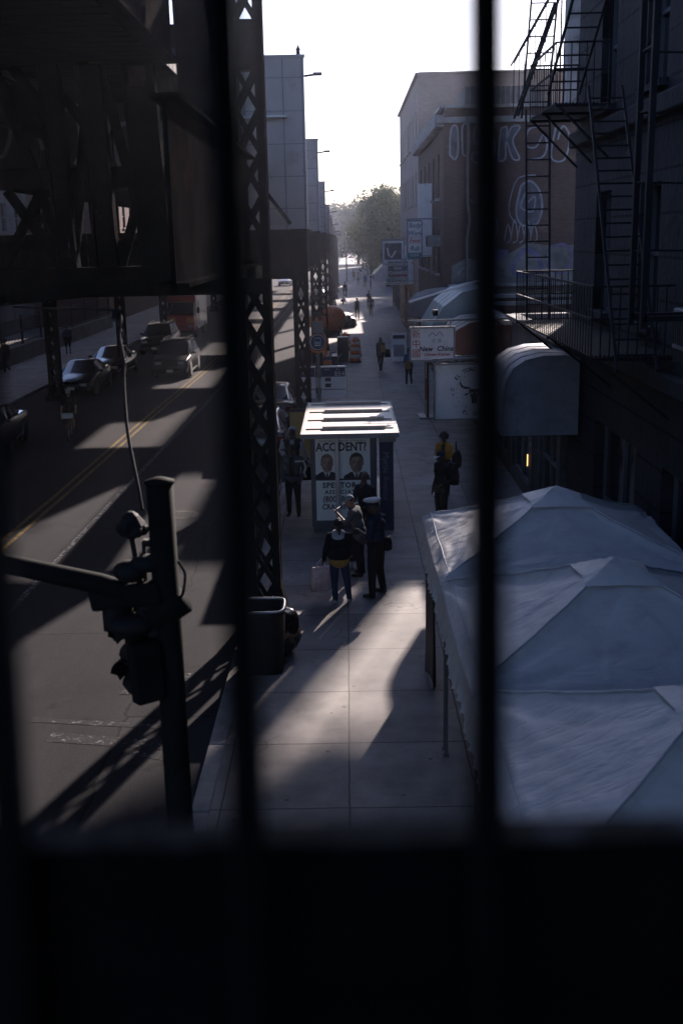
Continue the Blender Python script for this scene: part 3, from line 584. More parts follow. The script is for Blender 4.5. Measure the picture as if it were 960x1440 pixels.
# ------------------------------------------------------------------ near fence of the footbridge
mb = MB(); mb.box(-3, 3, -2.6, .86, 4.9, 5.1); tag(mb.build('footbridge_deck', KERB), kind='structure')
mb = MB(); mb.box(-4, 4, -5, 1.0, 8.7, 8.9); mb.box(-4, 4, -5.2, -5, 4.9, 8.9); tag(mb.build('added_bridge_roof', DPLAST), kind='structure')  # unseen roof and back wall, added to keep sky light off the railing
fn = thing('bridge_railing', 'black steel bar railing of the footbridge close in front of the lens', 'railing', (0, .618, 5.1))
fn.rotation_euler = (-math.atan(.11), 0, 0)
for k in range(-9, 10):
    x = .0077+(k+.5)*.172
    mb = MB(); mb.bbox(x-.0125, x+.0125, -.0305, -.0095, 0, 2.55, .003); mb.build('bar', GLOSSB, fn)
mb = MB(); mb.bbox(-1.6, 1.6, -.008, .034, .955, 1.07, .006); mb.mat(GLOSSB); mb.build('bottom_rail', None, fn); mb = MB(); mb.bbox(-1.6, 1.6, -.006, .02, .62, .9555, .002); mb.build('shade_plate', GLOSSB, fn)  # dark plate below the rail added in place of shaded ground
mb = MB(); mb.bbox(-1.6, 1.6, -.03, .03, 2.5, 2.56, .006); mb.build('top_rail', GLOSSB, fn)
mb = MB(); mb.box(-1.6, 1.6, -.006, .0345, 1.0705, 1.073); mb.build('rail_cap', LEDGE, fn)
for s in (-1, 1): mb = MB(); mb.bbox(s*1.58-.03, s*1.58+.03, -.03, .03, 0, 2.56, .004); mb.build('rail_post', GLOSSB, fn)

# ------------------------------------------------------------------ fire escape on the stone house
fe = thing('fire_escape', 'black iron fire escape with ladders and landings on the stone house', 'fire escape', (4.6, 18, 0))
def landing(z, y0, y1, w=1.15, rail=1.0, name='landing'):
    mb = MB()
    k = 0
    while k*.06 < w: mb.box(-w+k*.06, -w+k*.06+.03, y0, y1, z, z+.03); k += 1
    for yy in (y0, (y0+y1)/2, y1): mb.bar((-w, yy, z-.02), (0, yy, z-.02), .05, .05); mb.bar((-w+.05, yy, z-.02), (0, yy, z-.9), .04, .04)
    L = mb.build(name, BLACK, fe); mb = MB()
    for zz in (z+rail, z+rail*.55): mb.bar((-w, y0, zz), (-w, y1, zz), .03, .03); [mb.bar((-w, yy, zz), (0, yy, zz), .03, .03) for yy in (y0, y1)]
    yy = y0
    while yy <= y1: mb.bar((-w, yy, z), (-w, yy, z+rail), .012, .012); yy += .19
    xx = -w
    while xx < 0: [mb.bar((xx, yy, z), (xx, yy, z+rail), .018, .018) for yy in (y0, y1)]; xx += .13
    mb.build('landing_railing', BLACK, L)
def ladder(p, q, w, axis, name='ladder', step=.3):
    p, q, a = Vector(p), Vector(q), Vector(axis)*w/2; mb = MB()
    for s in (-1, 1): mb.bar(p+a*s, q+a*s, .035, .05)
    n = int((q-p).length/step)
    for k in range(1, n): c = p+(q-p)*k/n; mb.tube([c-a, c+a], .014, 6)
    mb.build(name, BLACK, fe)
landing(4.85, -2.2, 4.9); landing(8.75, 2.2, 4.9, .95); landing(12.2, -5.2, 4.9)
ladder((-.75, 4.6, 4.9), (-.9, 4.3, 8.9), .45, (1, 0, 0)); ladder((-.85, 5.0, 8.8), (-.6, 5.0, 12.4), .5, (1, 0, 0))
ladder((-1.25, 4.75, 8.8), (-.5, 4.75, 10.9), .5, (0, .9, 0), 'stair', .22); ladder((-1.0, 1.2, 8.8), (-.7, -2.6, 12.2), .5, (1, 0, 0), 'stair', .25); ladder((-1.0, -4.2, 4.9), (-.7, -.5, 8.7), .5, (1, 0, 0), 'stair', .25)
mb = MB(); mb.bar((-1.3, 4.75, 9.8), (-.6, 4.75, 11.0), .03, .03); mb.bar((-1.3, 5.2, 9.8), (-.6, 5.2, 11.0), .03, .03)
for k in range(7): mb.bar((-1.3+k*.1, 4.75, 8.9+k*.15), (-1.3+k*.1, 4.75, 9.8+k*.17), .015, .015)
mb.build('stair_railing', BLACK, fe)
gt = thing('drop_ladder_frame', 'tall narrow iron frame of a drop ladder standing off the stone wall', 'ladder frame', (4.6, 12, 0))
for yy in (-.25, .25):
    for xx in (-1.5,): mb = MB(); mb.bar((xx, yy, 5.6), (xx, yy, 9.0), .06, .06); mb.build('upright', BLACK, gt)
mb = MB()
for z in (5.7, 9.0):
    for yy in (-.25, .25): mb.bar((-1.5, yy, z), (0, yy, z), .06, .06)
for z in (6.4, 7.1, 7.8, 8.4): mb.bar((-1.5, -.25, z), (-1.5, .25, z), .02, .02); mb.bar((-1.5, .25, z), (0, .25, z-.05), .02, .02)
mb.build('bracket', BLACK, gt)

# ------------------------------------------------------------------ trees
BARK = mat('bark', (.07, .055, .045), .9, 0, .3, 6, .6, 25)
LEAFS = [mat('leaf_green', (.045, .06, .022), .8, 0, .3, .6, spec=.1, trans=.35), mat('leaf_light', (.065, .078, .028), .8, 0, .3, .6, spec=.1, trans=.4)]
def tree(label, x, y, h, rx, rz, seed, group='street trees at the end of the street', leaf=.34, nclump=80, per=230):
    rnd = random.Random(seed); r = thing('street_tree', label, 'tree', (x, y, 0), 0, group)
    mb = MB(); zc = h-rz; mb.tube([(0, 0, -.2), (.05, .1, h*.2), (-.1, 0, h*.45), (.1, .1, h*.75)], [h*.028, h*.022, h*.016, h*.006], 8)
    tips = []
    for k in range(nclump):
        while True:
            v = Vector((rnd.uniform(-1, 1), rnd.uniform(-1, 1), rnd.uniform(-1, 1)))
            if .25 < v.length < 1: break
        c = Vector((v.x*rx, v.y*rx, zc+v.z*rz)); tips.append(c)
        if k % 3 == 0: s = Vector((0, 0, h*rnd.uniform(.25, .5))); mb.tube([s, (s+c)/2+Vector((0, 0, .3)), c], [h*.010, h*.006, h*.002], 5)
    mb.build('trunk', BARK, r, True)
    mb = MB()
    for c in tips:
        R0 = rnd.uniform(.16, .3)*rx; mb.mat(rnd.choice(LEAFS))
        for k in range(per):
            d = Vector((rnd.gauss(0, 1), rnd.gauss(0, 1), rnd.gauss(0, .8)))*R0*.6; p = c+d
            a = Vector((rnd.uniform(-1, 1), rnd.uniform(-1, 1), rnd.uniform(-1, 1))).normalized(); b = a.orthogonal().normalized(); s = leaf*rnd.uniform(.5, 1.1)
            mb.add([p-a*s*.5, p+b*s*.32, p+a*s*.5, p-b*s*.32], [(0, 1, 2, 3)])
    mb.build('crown', None, r)
tree('large leafy tree above the green shop awnings', 6.2, 122, 12.2, 5.4, 4.6, 1)
tree('leafy tree next behind the large one, nearer the roadway', 5.6, 152, 12.6, 5.4, 4.9, 2)
tree('rounded tree at the right of the large leafy one', 9.5, 134, 12.5, 5.5, 5, 3)
tree('tree at the far end of the pavement past the lamp posts', 4.6, 205, 13, 5.5, 5.2, 4, leaf=.5)
tree('tree standing on the far left of the bright street end', -4, 260, 13, 6, 5.5, 5, leaf=.6)
tree('farthest tree closing off the street', 3, 285, 16, 8, 7, 6, leaf=.7)
# ================================================================== TENTS
SHF_ = mat('dark_leg_paint', (.06, .06, .065), .6, 0, .2)
def tent(x, y, label, seed, w=3.5, l=3.44, ze=2.3, zp=3.12):
    rnd = random.Random(seed); r = thing('canopy_tent', label, 'tent', (x, y, 0), 0, 'white canopy tents pitched on the pavement')
    n = 110; vs = []; 
    def hgt(u, v):
        a, b = abs(u), abs(v); m = max(a, b); base = zp-(zp-ze)*m
        base -= .10*math.sin(math.pi*min(1, m))*(1-abs(a-b)/max(m, .001)*.2)*.5
        e = 1-abs(a-b); base += .045*math.exp(-((a-b)/.03)**2)*(m > .03)                # hip poles push the cloth up
        # taut folds running out of the corners and along the eaves
        for cu, cv in ((-1, -1), (-1, 1), (1, -1), (1, 1)):
            du, dv = u-cu, v-cv; d = math.hypot(du, dv)
            if d < 1.25:
                an = math.atan2(dv, du); base += .050*abs(math.sin(an*8+seed+cu+.8*noise.noise(Vector((u*3, v*3, seed)))))*math.exp(-d*1.3)*min(1, d*5)
                base += .020*abs(math.sin(an*19+seed*2+noise.noise(Vector((u*5, v*5, seed)))))*math.exp(-d*1.6)*min(1, d*5)
        base += .026*noise.noise(Vector((u*2.2+seed, v*2.2, 1)))+.012*noise.noise(Vector((u*3+v*9, v*4-u*7+seed, 2)))+.010*math.sin((v if b > a else u)*38+3*noise.noise(Vector((u*2, v*2, seed))))*math.exp(-abs(m-.95)*7)
        if m > .93: base -= (m-.93)*.35*(1+.6*noise.noise(Vector((u*6, v*6, seed))))
        base -= .05*math.cos(min(a, b)*math.pi/2)*(m > .9)*(m-.9)*10
        return base
    for i in range(n+1):
        for j in range(n+1):
            u, v = -1+2*i/n, -1+2*j/n; vs.append((u*w/2, v*l/2, hgt(u, v)))
    fs = [(i*(n+1)+j, (i+1)*(n+1)+j, (i+1)*(n+1)+j+1, i*(n+1)+j+1) for i in range(n) for j in range(n)]
    mb = MB().mat(TENTW, True); mb.add(vs, fs)
    top = mb.build('canopy', None, r)
    mb = MB().mat(TENTW, True)                                                 # valance
    edge = [(-1+2*i/n, -1) for i in range(n+1)]+[(1, -1+2*i/n) for i in range(1, n+1)]+[(1-2*i/n, 1) for i in range(1, n+1)]+[(-1, 1-2*i/n) for i in range(1, n)]
    rings = []
    for k in range(7):
        t = k/6; ring = []
        for q, (u, v) in enumerate(edge):
            s = 1+.006*k+.011*t*math.sin(q*.7+seed)+.010*t*math.sin(q*1.9); e0 = hgt(u, v); ring.append((u*w/2*s, v*l/2*s, e0+.002-(.30+.05*math.sin(q*.11+seed))*t))
        rings.append(ring)
    mb.loft(rings, True, False); mb.build('valance', None, r)
    mb = MB().mat(TENTW, True); mb.add([(0, 0, zp+.05), (-.42, -.42, zp-.155), (.05, -.36, zp-.17), (.45, -.44, zp-.165), (.38, 0, zp-.16), (.42, .42, zp-.16), (0, .36, zp-.17), (-.42, .42, zp-.16), (-.36, 0, zp-.17)], [(0, k, k % 8+1) for k in range(1, 9)]); mb.build('peak_flap', None, r)
    mb = MB().mat(mat('tent_seam', (.50, .51, .54), .6), True)
    for su, sv in ((-1, -1), (-1, 1), (1, -1), (1, 1)): mb.tube([(su*t_*w/2, sv*t_*l/2, hgt(su*t_, sv*t_)+.004) for t_ in [k/24 for k in range(1, 24)]], .011, 5)
    for su, sv in ((1, 0), (-1, 0)): mb.tube([(su*.93*w/2, q_*l/2*.93, hgt(su*.93, q_*.93)+.003) for q_ in [-1+2*k/30 for k in range(31)]], .007, 5)
    mb.build('seam', None, r)
    for sx in (-1, 1):
        for sy in (-1, 1):
            mb = MB(); xx, yy = sx*(w/2-.06), sy*(l/2-.06); mb.box(xx-.02, xx+.02, yy-.02, yy+.02, .02, ze-.1); mb.box(xx-.04, xx+.04, yy-.04, yy+.04, .0, .012); mb.build('leg', SHF_, r)
    mb = MB(); 
    for sy in (-1, 1):
        for k in range(2): mb.bar((-w/2+.06+k*w/2, sy*(l/2-.06), ze-.55), (k*w/2-.06, sy*(l/2-.06), ze-.15), .02, .02)
    mb.build('truss_bars', ALU, r); return r
tent(2.87, 15.06, 'white canopy tent farthest from the bridge, its corner behind a person in a cap', 1)
tent(2.87, 11.55, 'white canopy tent in the middle with a raised peak flap', 2)
tent(2.87, 8.04, 'white canopy tent nearest the bridge railing, cut off by the bottom rail', 3)
mb = MB(); mb.mat(mat('dark_tarp', (.05, .045, .05), .8, 0, .3)); 
mb.loft([[(1.16+.03*math.sin(k*2.1)+.02*j*math.sin(k), 15.2+k*.16, 2.05-j*1.0) for k in range(10)] for j in range(3)], False, False)
tag(mb.build('tent_curtain', smooth=True), 'dark cloth hanging from the side of the far white tent', 'curtain')

# ================================================================== BUS SHELTER
SHF = mat('shelter_frame', (.085, .09, .105), .45, .3, .15); SHROOF = mat('shelter_roof_panel', (.80, .73, .60), .55, 0, .06, 2, trans=.15); RIB = mat('shelter_rib', (.30, .29, .28), .6, 0, .15)
POST = mat('poster_paper', (.78, .81, .77), .4, 0, .05); BLUEF = mat('shelter_fin_blue', (.028, .034, .07), .4, 0, .1)
st = thing('bus_shelter', 'bus shelter with a pale ribbed roof and an attorney advertisement on its end', 'bus shelter', (0, 24.6, 0))
mb = MB(); mb.bbox(-1.07, 1.07, -.35, 4.45, 2.30, 2.35, .012); mb.build('roof', SHROOF, st)
mb = MB(); 
for a, b, c, d in ((-1.1, 1.1, -.40, -.352), (-1.1, 1.1, 4.452, 4.5), (-1.1, -1.072, -.352, 4.452), (1.072, 1.1, -.352, 4.452)): mb.box(a, b, c, d, 2.25, 2.36)
mb.build('roof_edge', RIB, st)
for k, yy in enumerate((.25, 1.5, 2.75, 4.05)):
    mb = MB(); mb.bbox(-.62, .82, yy-.08, yy+.08, 2.355, 2.43, .01); mb.box(-1.0, 1.0, yy-.02, yy+.02, 2.352, 2.38); mb.build('roof_rib', RIB, st)
ab = MB(); ab.bbox(-.90, .60, -.02, .24, .12, 2.26, .02); ab.box(-.86, .56, .0, .2, .0, .12); adb = ab.build('advertising_box', SHF, st)
o = (-.17, -.02, 1.23); xd = (1, 0, 0); zd = (0, 0, 1); pb = MB()
pb.mat(POST).flat([(-.62, -.95), (.62, -.95), (.62, .95), (-.62, .95)], o, xd, zd, .006)
MAR = mat('dark_print', (.055, .03, .035), .6, 0, .1); DG = mat('green_black_print', (.02, .035, .03), .6, 0, .1); SKIN1 = mat('printed_skin', (.30, .20, .15), .6, 0, .08); SUIT = mat('printed_suit', (.02, .02, .028), .6, 0, .1); HR1 = mat('printed_red_hair', (.22, .09, .05), .6); HR2 = mat('printed_dark_hair', (.05, .04, .035), .6)
pb.mat(MAR).text('YOUR SERIOUS INJURY ATTORNEYS', .065, (o[0], o[1], o[2]+.895), xd, zd, ext=.009)
pb.text('ACCIDENT?', .27, (o[0]-.03, o[1], o[2]+.755), xd, zd, bold=.008, ext=.009, sx=.80)
FEAT = mat('printed_skin_shade', (.21, .13, .10), .6, 0, .08); SKL = mat('printed_skin_light', (.38, .27, .21), .6, 0, .05)
def portrait(cx, cz, hair, s, wide):
    E = lambda a, b, c, d, n=20: [(a+c*math.cos(2*math.pi*k/n), b+d*math.sin(2*math.pi*k/n)) for k in range(n)]
    pb.mat(SUIT).flat([(cx-.30*s, cz-.37*s), (cx+.30*s, cz-.37*s), (cx+.29*s, cz-.28*s), (cx+.13*s, cz-.19*s), (cx-.13*s, cz-.19*s), (cx-.29*s, cz-.28*s)], o, xd, zd, .009)
    pb.mat(REFL).flat([(cx-.09*s, cz-.19*s), (cx+.09*s, cz-.19*s), (cx+.01*s, cz-.36*s), (cx-.01*s, cz-.36*s)], o, xd, zd, .011); pb.mat(MAR).flat([(cx-.02*s, cz-.23*s), (cx+.02*s, cz-.23*s), (cx+.025*s, cz-.36*s), (cx-.025*s, cz-.36*s)], o, xd, zd, .012)
    pb.mat(hair).flat(E(cx, cz+.06*s, .165*s*wide, .20*s), o, xd, zd, .0115); pb.mat(SKIN1).flat(E(cx, cz, .145*s*wide, .215*s), o, xd, zd, .013); pb.mat(hair).flat([(cx-.15*s*wide, cz+.10*s), (cx-.06*s, cz+.155*s), (cx+.08*s, cz+.165*s), (cx+.15*s*wide, cz+.10*s), (cx+.12*s, cz+.21*s), (cx, cz+.255*s), (cx-.12*s, cz+.21*s)], o, xd, zd, .0135)
    pb.mat(FEAT)
    pb.flat(E(cx+.075*s, cz-.02*s, .06*s, .16*s), o, xd, zd, .0132); pb.mat(SKL).flat(E(cx-.02*s, cz+.10*s, .09*s, .06*s), o, xd, zd, .0136); pb.flat(E(cx-.06*s, cz-.03*s, .035*s, .04*s, 12), o, xd, zd, .0136); pb.mat(MAR)
    for sx in (-1, 1):
        pb.flat(E(cx+sx*.058*s, cz+.035*s, .022*s, .010*s, 10), o, xd, zd, .015); pb.stroke([(cx+sx*.03*s, cz+.068*s), (cx+sx*.09*s, cz+.066*s)], .012*s, o, xd, zd, .015); pb.mat(SKIN1).flat(E(cx+sx*.15*s*wide, cz+.01*s, .02*s, .05*s, 10), o, xd, zd, .012); pb.mat(MAR)
    pb.stroke([(cx-.02*s, cz-.045*s), (cx, cz-.055*s), (cx+.022*s, cz-.045*s)], .009*s, o, xd, zd, .015); pb.stroke([(cx-.05*s, cz-.115*s), (cx, cz-.122*s), (cx+.05*s, cz-.112*s)], .011*s, o, xd, zd, .015)
portrait(-.36, .37, mat('printed_grey_hair', (.20, .12, .09), .6), .92, .93); portrait(.31, .37, HR2, 1.0, .98)
pb.mat(MAR).flat([(-.62, -.01), (.62, -.01), (.62, .03), (-.62, .03)], o, xd, zd, .010)
pb.mat(DG).text('SPEKTOR &', .17, (o[0], o[1], o[2]-.13), xd, zd, bold=.006, ext=.009, spacing=1.12); pb.text('ASSOCIATES', .125, (o[0], o[1], o[2]-.285), xd, zd, bold=.004, ext=.009, spacing=1.25)
pb.mat(MAR).text('(800) 818-86', .20, (o[0]-.02, o[1], o[2]-.455), xd, zd, bold=.004, ext=.009, sx=.86); pb.text('CRASHINJURY.', .17, (o[0], o[1], o[2]-.635), xd, zd, bold=.005, ext=.009, sx=.88)
pb.text('Se Habla Espanol', .07, (o[0]-.2, o[1], o[2]-.79), xd, zd, ext=.009) if False else None
pb.build('poster', None, adb)
mb = MB(); mb.mat(BLUEF).bbox(.66, .98, -.06, .0, .02, 2.1, .008); fin = mb.build('name_fin', None, st)
mb = MB(); mb.mat(mat('fin_lettering', (.20, .21, .26), .6)).text('Myrtle Avenue', .20, (.80, -.06, 1.30), (0, 0, -1), (1, 0, 0), ext=.006, sx=.95); mb.build('lettering', None, fin)
mb = MB(); mb.bbox(.64, 1.04, -.12, .05, 2.1, 2.28, .01); mb.build('beam_end', RIB, st)
for xx, yy in ((-.30, -.10), (.95, 4.2), (-.9, 4.2), (.95, 2.2)): mb = MB(); mb.bbox(xx-.045, xx+.045, yy-.03, yy+.03, 0, 2.3, .008); mb.build('post', ALU if yy < 0 else SHF, st)
GLAZ = mat('shelter_glass', (.35, .4, .42), .1, 0, .05, trans=0); gp = GLAZ.node_tree.nodes['Principled BSDF']; gp.inputs['Transmission Weight'].default_value = .85; gp.inputs['IOR'].default_value = 1.1
mb = MB(); mb.box(.93, .945, .35, 4.1, .25, 2.15); mb.build('back_glass', GLAZ, st)
mb = MB(); mb.bbox(.45, .85, 1.2, 3.6, .44, .5, .01); mb.bar((.65, 1.5, 0), (.65, 1.5, .45), .06, .06); mb.bar((.65, 3.3, 0), (.65, 3.3, .45), .06, .06); mb.build('bench', GREY, st)

# ================================================================== BUS STOP BOARDS
bs = thing('bus_stop_sign', 'grey bus stop pole with a round blue bus disc on top', 'bus stop sign', (-.98, 36, 0))
mb = MB(); mb.tube([(0, 0, 0), (0, 0, 3.75)], .055, 12); mb.box(-.1, .1, -.1, .1, 0, .02); mb.build('pole', GREY, bs)
mb = MB(); mb.mat(NAVY).lathe([(.01, -.105), (.28, -.105), (.285, -.095), (.285, -.075), (.01, -.075)], (0, 0, 3.32), 28, 'y'); mb.mat(WHITE)
o = (0, -.105, 3.32); xd = (1, 0, 0); zd = (0, 0, 1)
mb.stroke([(.24*math.cos(t*.2618), .24*math.sin(t*.2618)) for t in range(25)], .018, o, xd, zd, .004); mb.mat(mat('pale_blue_print', (.25, .32, .42), .5))
mb.flat([(-.11, -.07), (.11, -.07), (.11, .13), (.09, .15), (-.09, .15), (-.11, .13)], o, xd, zd, .005); mb.mat(NAVY); mb.flat([(-.085, .02), (.085, .02), (.085, .11), (-.085, .11)], o, xd, zd, .008)
mb.mat(WHITE); mb.flat([(-.1, -.12), (.1, -.12), (.1, -.09), (-.1, -.09)], o, xd, zd, .005); mb.build('disc', None, bs)
mb = MB(); mb.mat(ORANGE).lathe([(.29, -.085), (.33, -.085), (.33, -.065), (.29, -.065)], (0, 0, 3.29), 26, 'y'); mb.build('disc_rim', None, bs)
mb = MB(); mb.mat(GREY).bbox(-.16, .16, -.09, -.06, 3.62, 3.98, .01); mb.build('top_plate', None, bs)
def board(x0, x1, lab, big):
    r = thing('timetable_board', lab, 'timetable', ((x0+x1)/2, 35.9, 1.5), 0, 'bus timetable boards on the grey pole'); w = x1-x0
    mb = MB(); mb.mat(WHITE).bbox(-w/2, w/2, -.03, .03, 0, 1.02, .01); o = (0, -.03, 0); xd = (1, 0, 0); zd = (0, 0, 1); mb.mat(NAVY).flat([(-w/2+.01, .70), (w/2-.01, .70), (w/2-.01, 1.0), (-w/2+.01, 1.0)], o, xd, zd, .004); mb.flat([(-w/2+.01, .275), (w/2-.01, .275), (w/2-.01, .30), (-w/2+.01, .30)], o, xd, zd, .004)
    if big:
        mb.mat(REFL).text('B54', .21, (w/2-.2, -.03, .79), xd, zd, ext=.008); mb.text('Myrtle', .07, (-w/2+.2, -.03, .94), xd, zd, ext=.008); mb.text('Bus', .07, (.15, -.03, .94), xd, zd, ext=.008); mb.mat(INK)
        for k in range(2): mb.flat([(-w/2+.13, .55-k*.19), (-w/2+.32, .55-k*.19), (-w/2+.32, .67-k*.19), (-w/2+.13, .67-k*.19)], o, xd, zd, .004)
    else:
        mb.mat(REFL).text('Broadway', .075, (-.02, -.03, .94), xd, zd, ext=.008); mb.text('Myrtle Ave', .075, (-.02, -.03, .84), xd, zd, ext=.008); mb.mat(INK).text('Myrtle &', .075, (-.06, -.03, .21), xd, zd, ext=.008); mb.text('Broadway', .075, (-.04, -.03, .12), xd, zd, ext=.008)
    mb.build('panel', None, r)
    mb = MB(); mb.box(-w/2-.01, w/2+.01, -.05, .05, 1.02, 1.045); mb.bar((w/2 if x1 < -1 else -w/2, .0, .5), ((w/2+.10) if x1 < -1 else (-w/2-.06), .0, .5), .04, .3); mb.build('top_rail', ALU, r)
board(-1.64, -1.08, 'narrow white timetable board left of the bus stop pole', False); board(-.90, -.10, 'wide white timetable board numbered B54 right of the bus stop pole', True)
mb = MB(); mb.mat(mat('ochre_plywood', (.36, .24, .08), .8, 0, .2, 3)).bbox(-1.75, -1.05, 32.0, 32.06, .3, 1.75, .008); mb.mat(INK).box(-1.75, -1.05, 31.985, 32.0, 1.66, 1.75); mb.mat(GREY).bar((-1.6, 32.1, 0), (-1.6, 32.1, .4), .06, .06); mb.bar((-1.2, 32.1, 0), (-1.2, 32.1, .4), .06, .06)
tag(mb.build('wooden_barrier'), 'ochre wooden board standing behind the left edge of the shelter roof', 'barrier')

# ================================================================== SIGNS ON THE RIGHT
def bracket_sign(name, label, x0, x1, y, z0, z1, t=.14, wall=4.4, post=True, barz=None, group=None, frame=GREY):
    r = thing(name, label, 'shop sign', ((x0+x1)/2, y, (z0+z1)/2), 0, group); w, h = x1-x0, z1-z0
    mb = MB(); mb.bbox(-w/2, w/2, -t/2, t/2, -h/2, h/2, .015); box = mb.build('sign_box', WHITE, r)
    mb = MB(); 
    for a, b in (((-w/2, -h/2), (w/2, -h/2)), ((w/2, -h/2), (w/2, h/2)), ((w/2, h/2), (-w/2, h/2)), ((-w/2, h/2), (-w/2, -h/2))): mb.bar((a[0], -t/2-.004, a[1]), (b[0], -t/2-.004, b[1]), .05, .05)
    mb.build('frame', frame, r)
    bz = h/2+.12 if barz is None else barz
    mb = MB(); mb.tube([(-w/2-.05, 0, bz), (wall-(x0+x1)/2+.1, 0, bz+.02)], .03, 8)
    for xx in (-w/2+.1, w/2-.1): mb.bar((xx, 0, h/2-.02), (xx, 0, bz), .03, .03)
    mb.bar((w/2, 0, -h/2+.1), (wall-(x0+x1)/2+.1, 0, -h/2+.12), .03, .03); mb.build('bracket', frame, r)
    return r, box, w, h
xd = (1, 0, 0); zd = (0, 0, 1)
r, b, w, h = bracket_sign('hanging_sign', 'large white sign with a bull skull in a ring of letters', 2.19, 4.12, 28.3, 1.97, 3.40)
mb = MB(); mb.mat(INK); o = (.05, -.076, 0)
for k in range(48):
    if k % 2 == 0: a0, a1 = 2*math.pi*k/48, 2*math.pi*(k+1)/48; mb.stroke([(.40*math.cos(a), .40*math.sin(a)) for a in (a0, a1)], .008, o, xd, zd)
for txt, R0, up in (('EL TORO RODEO', .49, True), ('EL TORO', .50, False)):
    n = len(txt); span = n*.155
    for i, ch in enumerate(txt):
        if ch == ' ': continue
        t = (math.pi/2+span/2-(i+.5)*span/n) if up else (-math.pi/2-span/2+(i+.5)*span/n)
        p = (o[0]+R0*math.cos(t), o[1], R0*math.sin(t)); ta = t-math.pi/2 if up else t+math.pi/2
        mb.text(ch, .12, p, (math.cos(ta), 0, math.sin(ta)), (-math.sin(ta), 0, math.cos(ta)), bold=.003, ext=.006)
mb.text('N', .11, (o[0]-.48, o[1], .05), xd, zd, ext=.006); mb.text('Y', .11, (o[0]-.46, o[1], -.08), xd, zd, ext=.006); mb.text('N', .11, (o[0]+.48, o[1], .05), xd, zd, ext=.006); mb.text('Y', .11, (o[0]+.46, o[1], -.08), xd, zd, ext=.006)
mb.flat([(-.10, .06), (.10, .06), (.12, .0), (.07, -.12), (.055, -.26), (-.055, -.26), (-.07, -.12), (-.12, .0)], o, xd, zd, .006)
for s in (-1, 1):
    horn = [(s*.09, .06), (s*.20, .06), (s*.29, .10), (s*.325, .19), (s*.30, .25), (s*.285, .17), (s*.24, .125), (s*.16, .11), (s*.08, .09)]
    mb.flat(horn if s > 0 else horn, o, xd, (0, 0, 1), .006); mb.flat([(s*.13, -.02), (s*.22, -.05), (s*.20, -.09), (s*.13, -.06)], o, xd, zd, .006)
mb.mat(WHITE)
for s in (-1, 1): mb.flat([(s*.03, -.02), (s*.075, -.0), (s*.07, -.05), (s*.035, -.06)], o, xd, zd, .009)
mb.mat(INK).text('EAT & DRINK', .07, (0.02, o[1], -.50), xd, zd, ext=.006) if False else None
for a, bb, z in ((-.22, .3, -.49), (-.5, .5, -.545)): mb.flat([(a, z), (bb, z), (bb, z+.022), (a, z+.022)], o, xd, zd, .006)
mb.v = [((v[0]*1.17), v[1], v[2]*1.17) for v in mb.v]
mb.build('lettering', None, b)
r, b, w, h = bracket_sign('hanging_sign', 'white restaurant sign with red characters NEW CHINA on a pole bracket', 1.67, 2.86, 30, 3.31, 4.2, barz=.62)
mb = MB(); o = (0, -.076, 0); mb.mat(RED)
for i, ch in enumerate('新中國'): mb.text(ch, .25, (-.43, -.076, .26-i*.26), xd, zd, ext=.006)
mb.mat(INK).text('New  China', .19, (.10, -.076, -.13), xd, zd, shear=.2, bold=.004, ext=.006); mb.mat(RED).text('Chinese Kitchen', .105, (.12, -.076, -.28), xd, zd, shear=.3, bold=.003, ext=.006)
mb.mat(GREY); mb.text('炒 飯', .12, (.12, -.076, .08), xd, zd, ext=.006); mb.stroke([(p.x, p.y) for p in smoothpath([(-.1, .2, 0), (0, .3, 0), (.1, .22, 0), (.2, .32, 0), (.3, .2, 0)], 5)], .02, o, xd, zd); mb.build('lettering', None, b)
mb = MB(); mb.mat(BLACK).bbox(2.28, 2.42, 29.9, 30.1, 4.5, 4.66, .02); tag(mb.build('flood_lamp'), 'small black flood lamp on the pole of the red lettered sign', 'lamp')
r, b, w, h = bracket_sign('hanging_sign', 'dark sign lettered BOTANICA SAN CHANGO FLOWERS hanging over the pavement', 2.5, 3.66, 68, 3.84, 5.1, wall=4.3)
b.data.materials[0] = mat('violet_board', (.15, .13, .17), .6, 0, .2, 2)
mb = MB(); mb.mat(REFL)
for tx, z, s, k in (('BOTANICA', .47, .25, .95), ('SAN', .24, .24, 1), ('CHANGO', -.03, .26, 1), ('FLOWERS', -.38, .32, .85)): mb.text(tx, s, (0, -.076, z), xd, zd, bold=.01, ext=.006, sx=k)
mb.mat(RED).flat([(-.5, -.2), (.5, -.2), (.5, -.16), (-.5, -.16)], (0, -.076, 0), xd, zd, .005); mb.mat(REFL).flat([(-.57, -.62), (.57, -.62), (.57, -.52), (.3, -.56), (0, -.52), (-.3, -.57), (-.57, -.52)], (0, -.076, 0), xd, zd, .005); mb.build('lettering', None, b)
r, b, w, h = bracket_sign('hanging_sign', 'tall white sign reading Body Work Foot Rub on the brick house', 2.8, 3.46, 52, 5.6, 7.25, wall=4.1, barz=.9, frame=mat('blue_grey_frame', (.10, .14, .17), .5))
mb = MB(); TEAL = mat('teal_print', (.05, .17, .22), .5); mb.mat(TEAL)
for tx, z in (('Body', .62), ('Work', .27), ('Rub', -.40)): mb.text(tx, .30, (0, -.076, z), xd, zd, shear=.25, ext=.006, sx=.88, bold=.006)
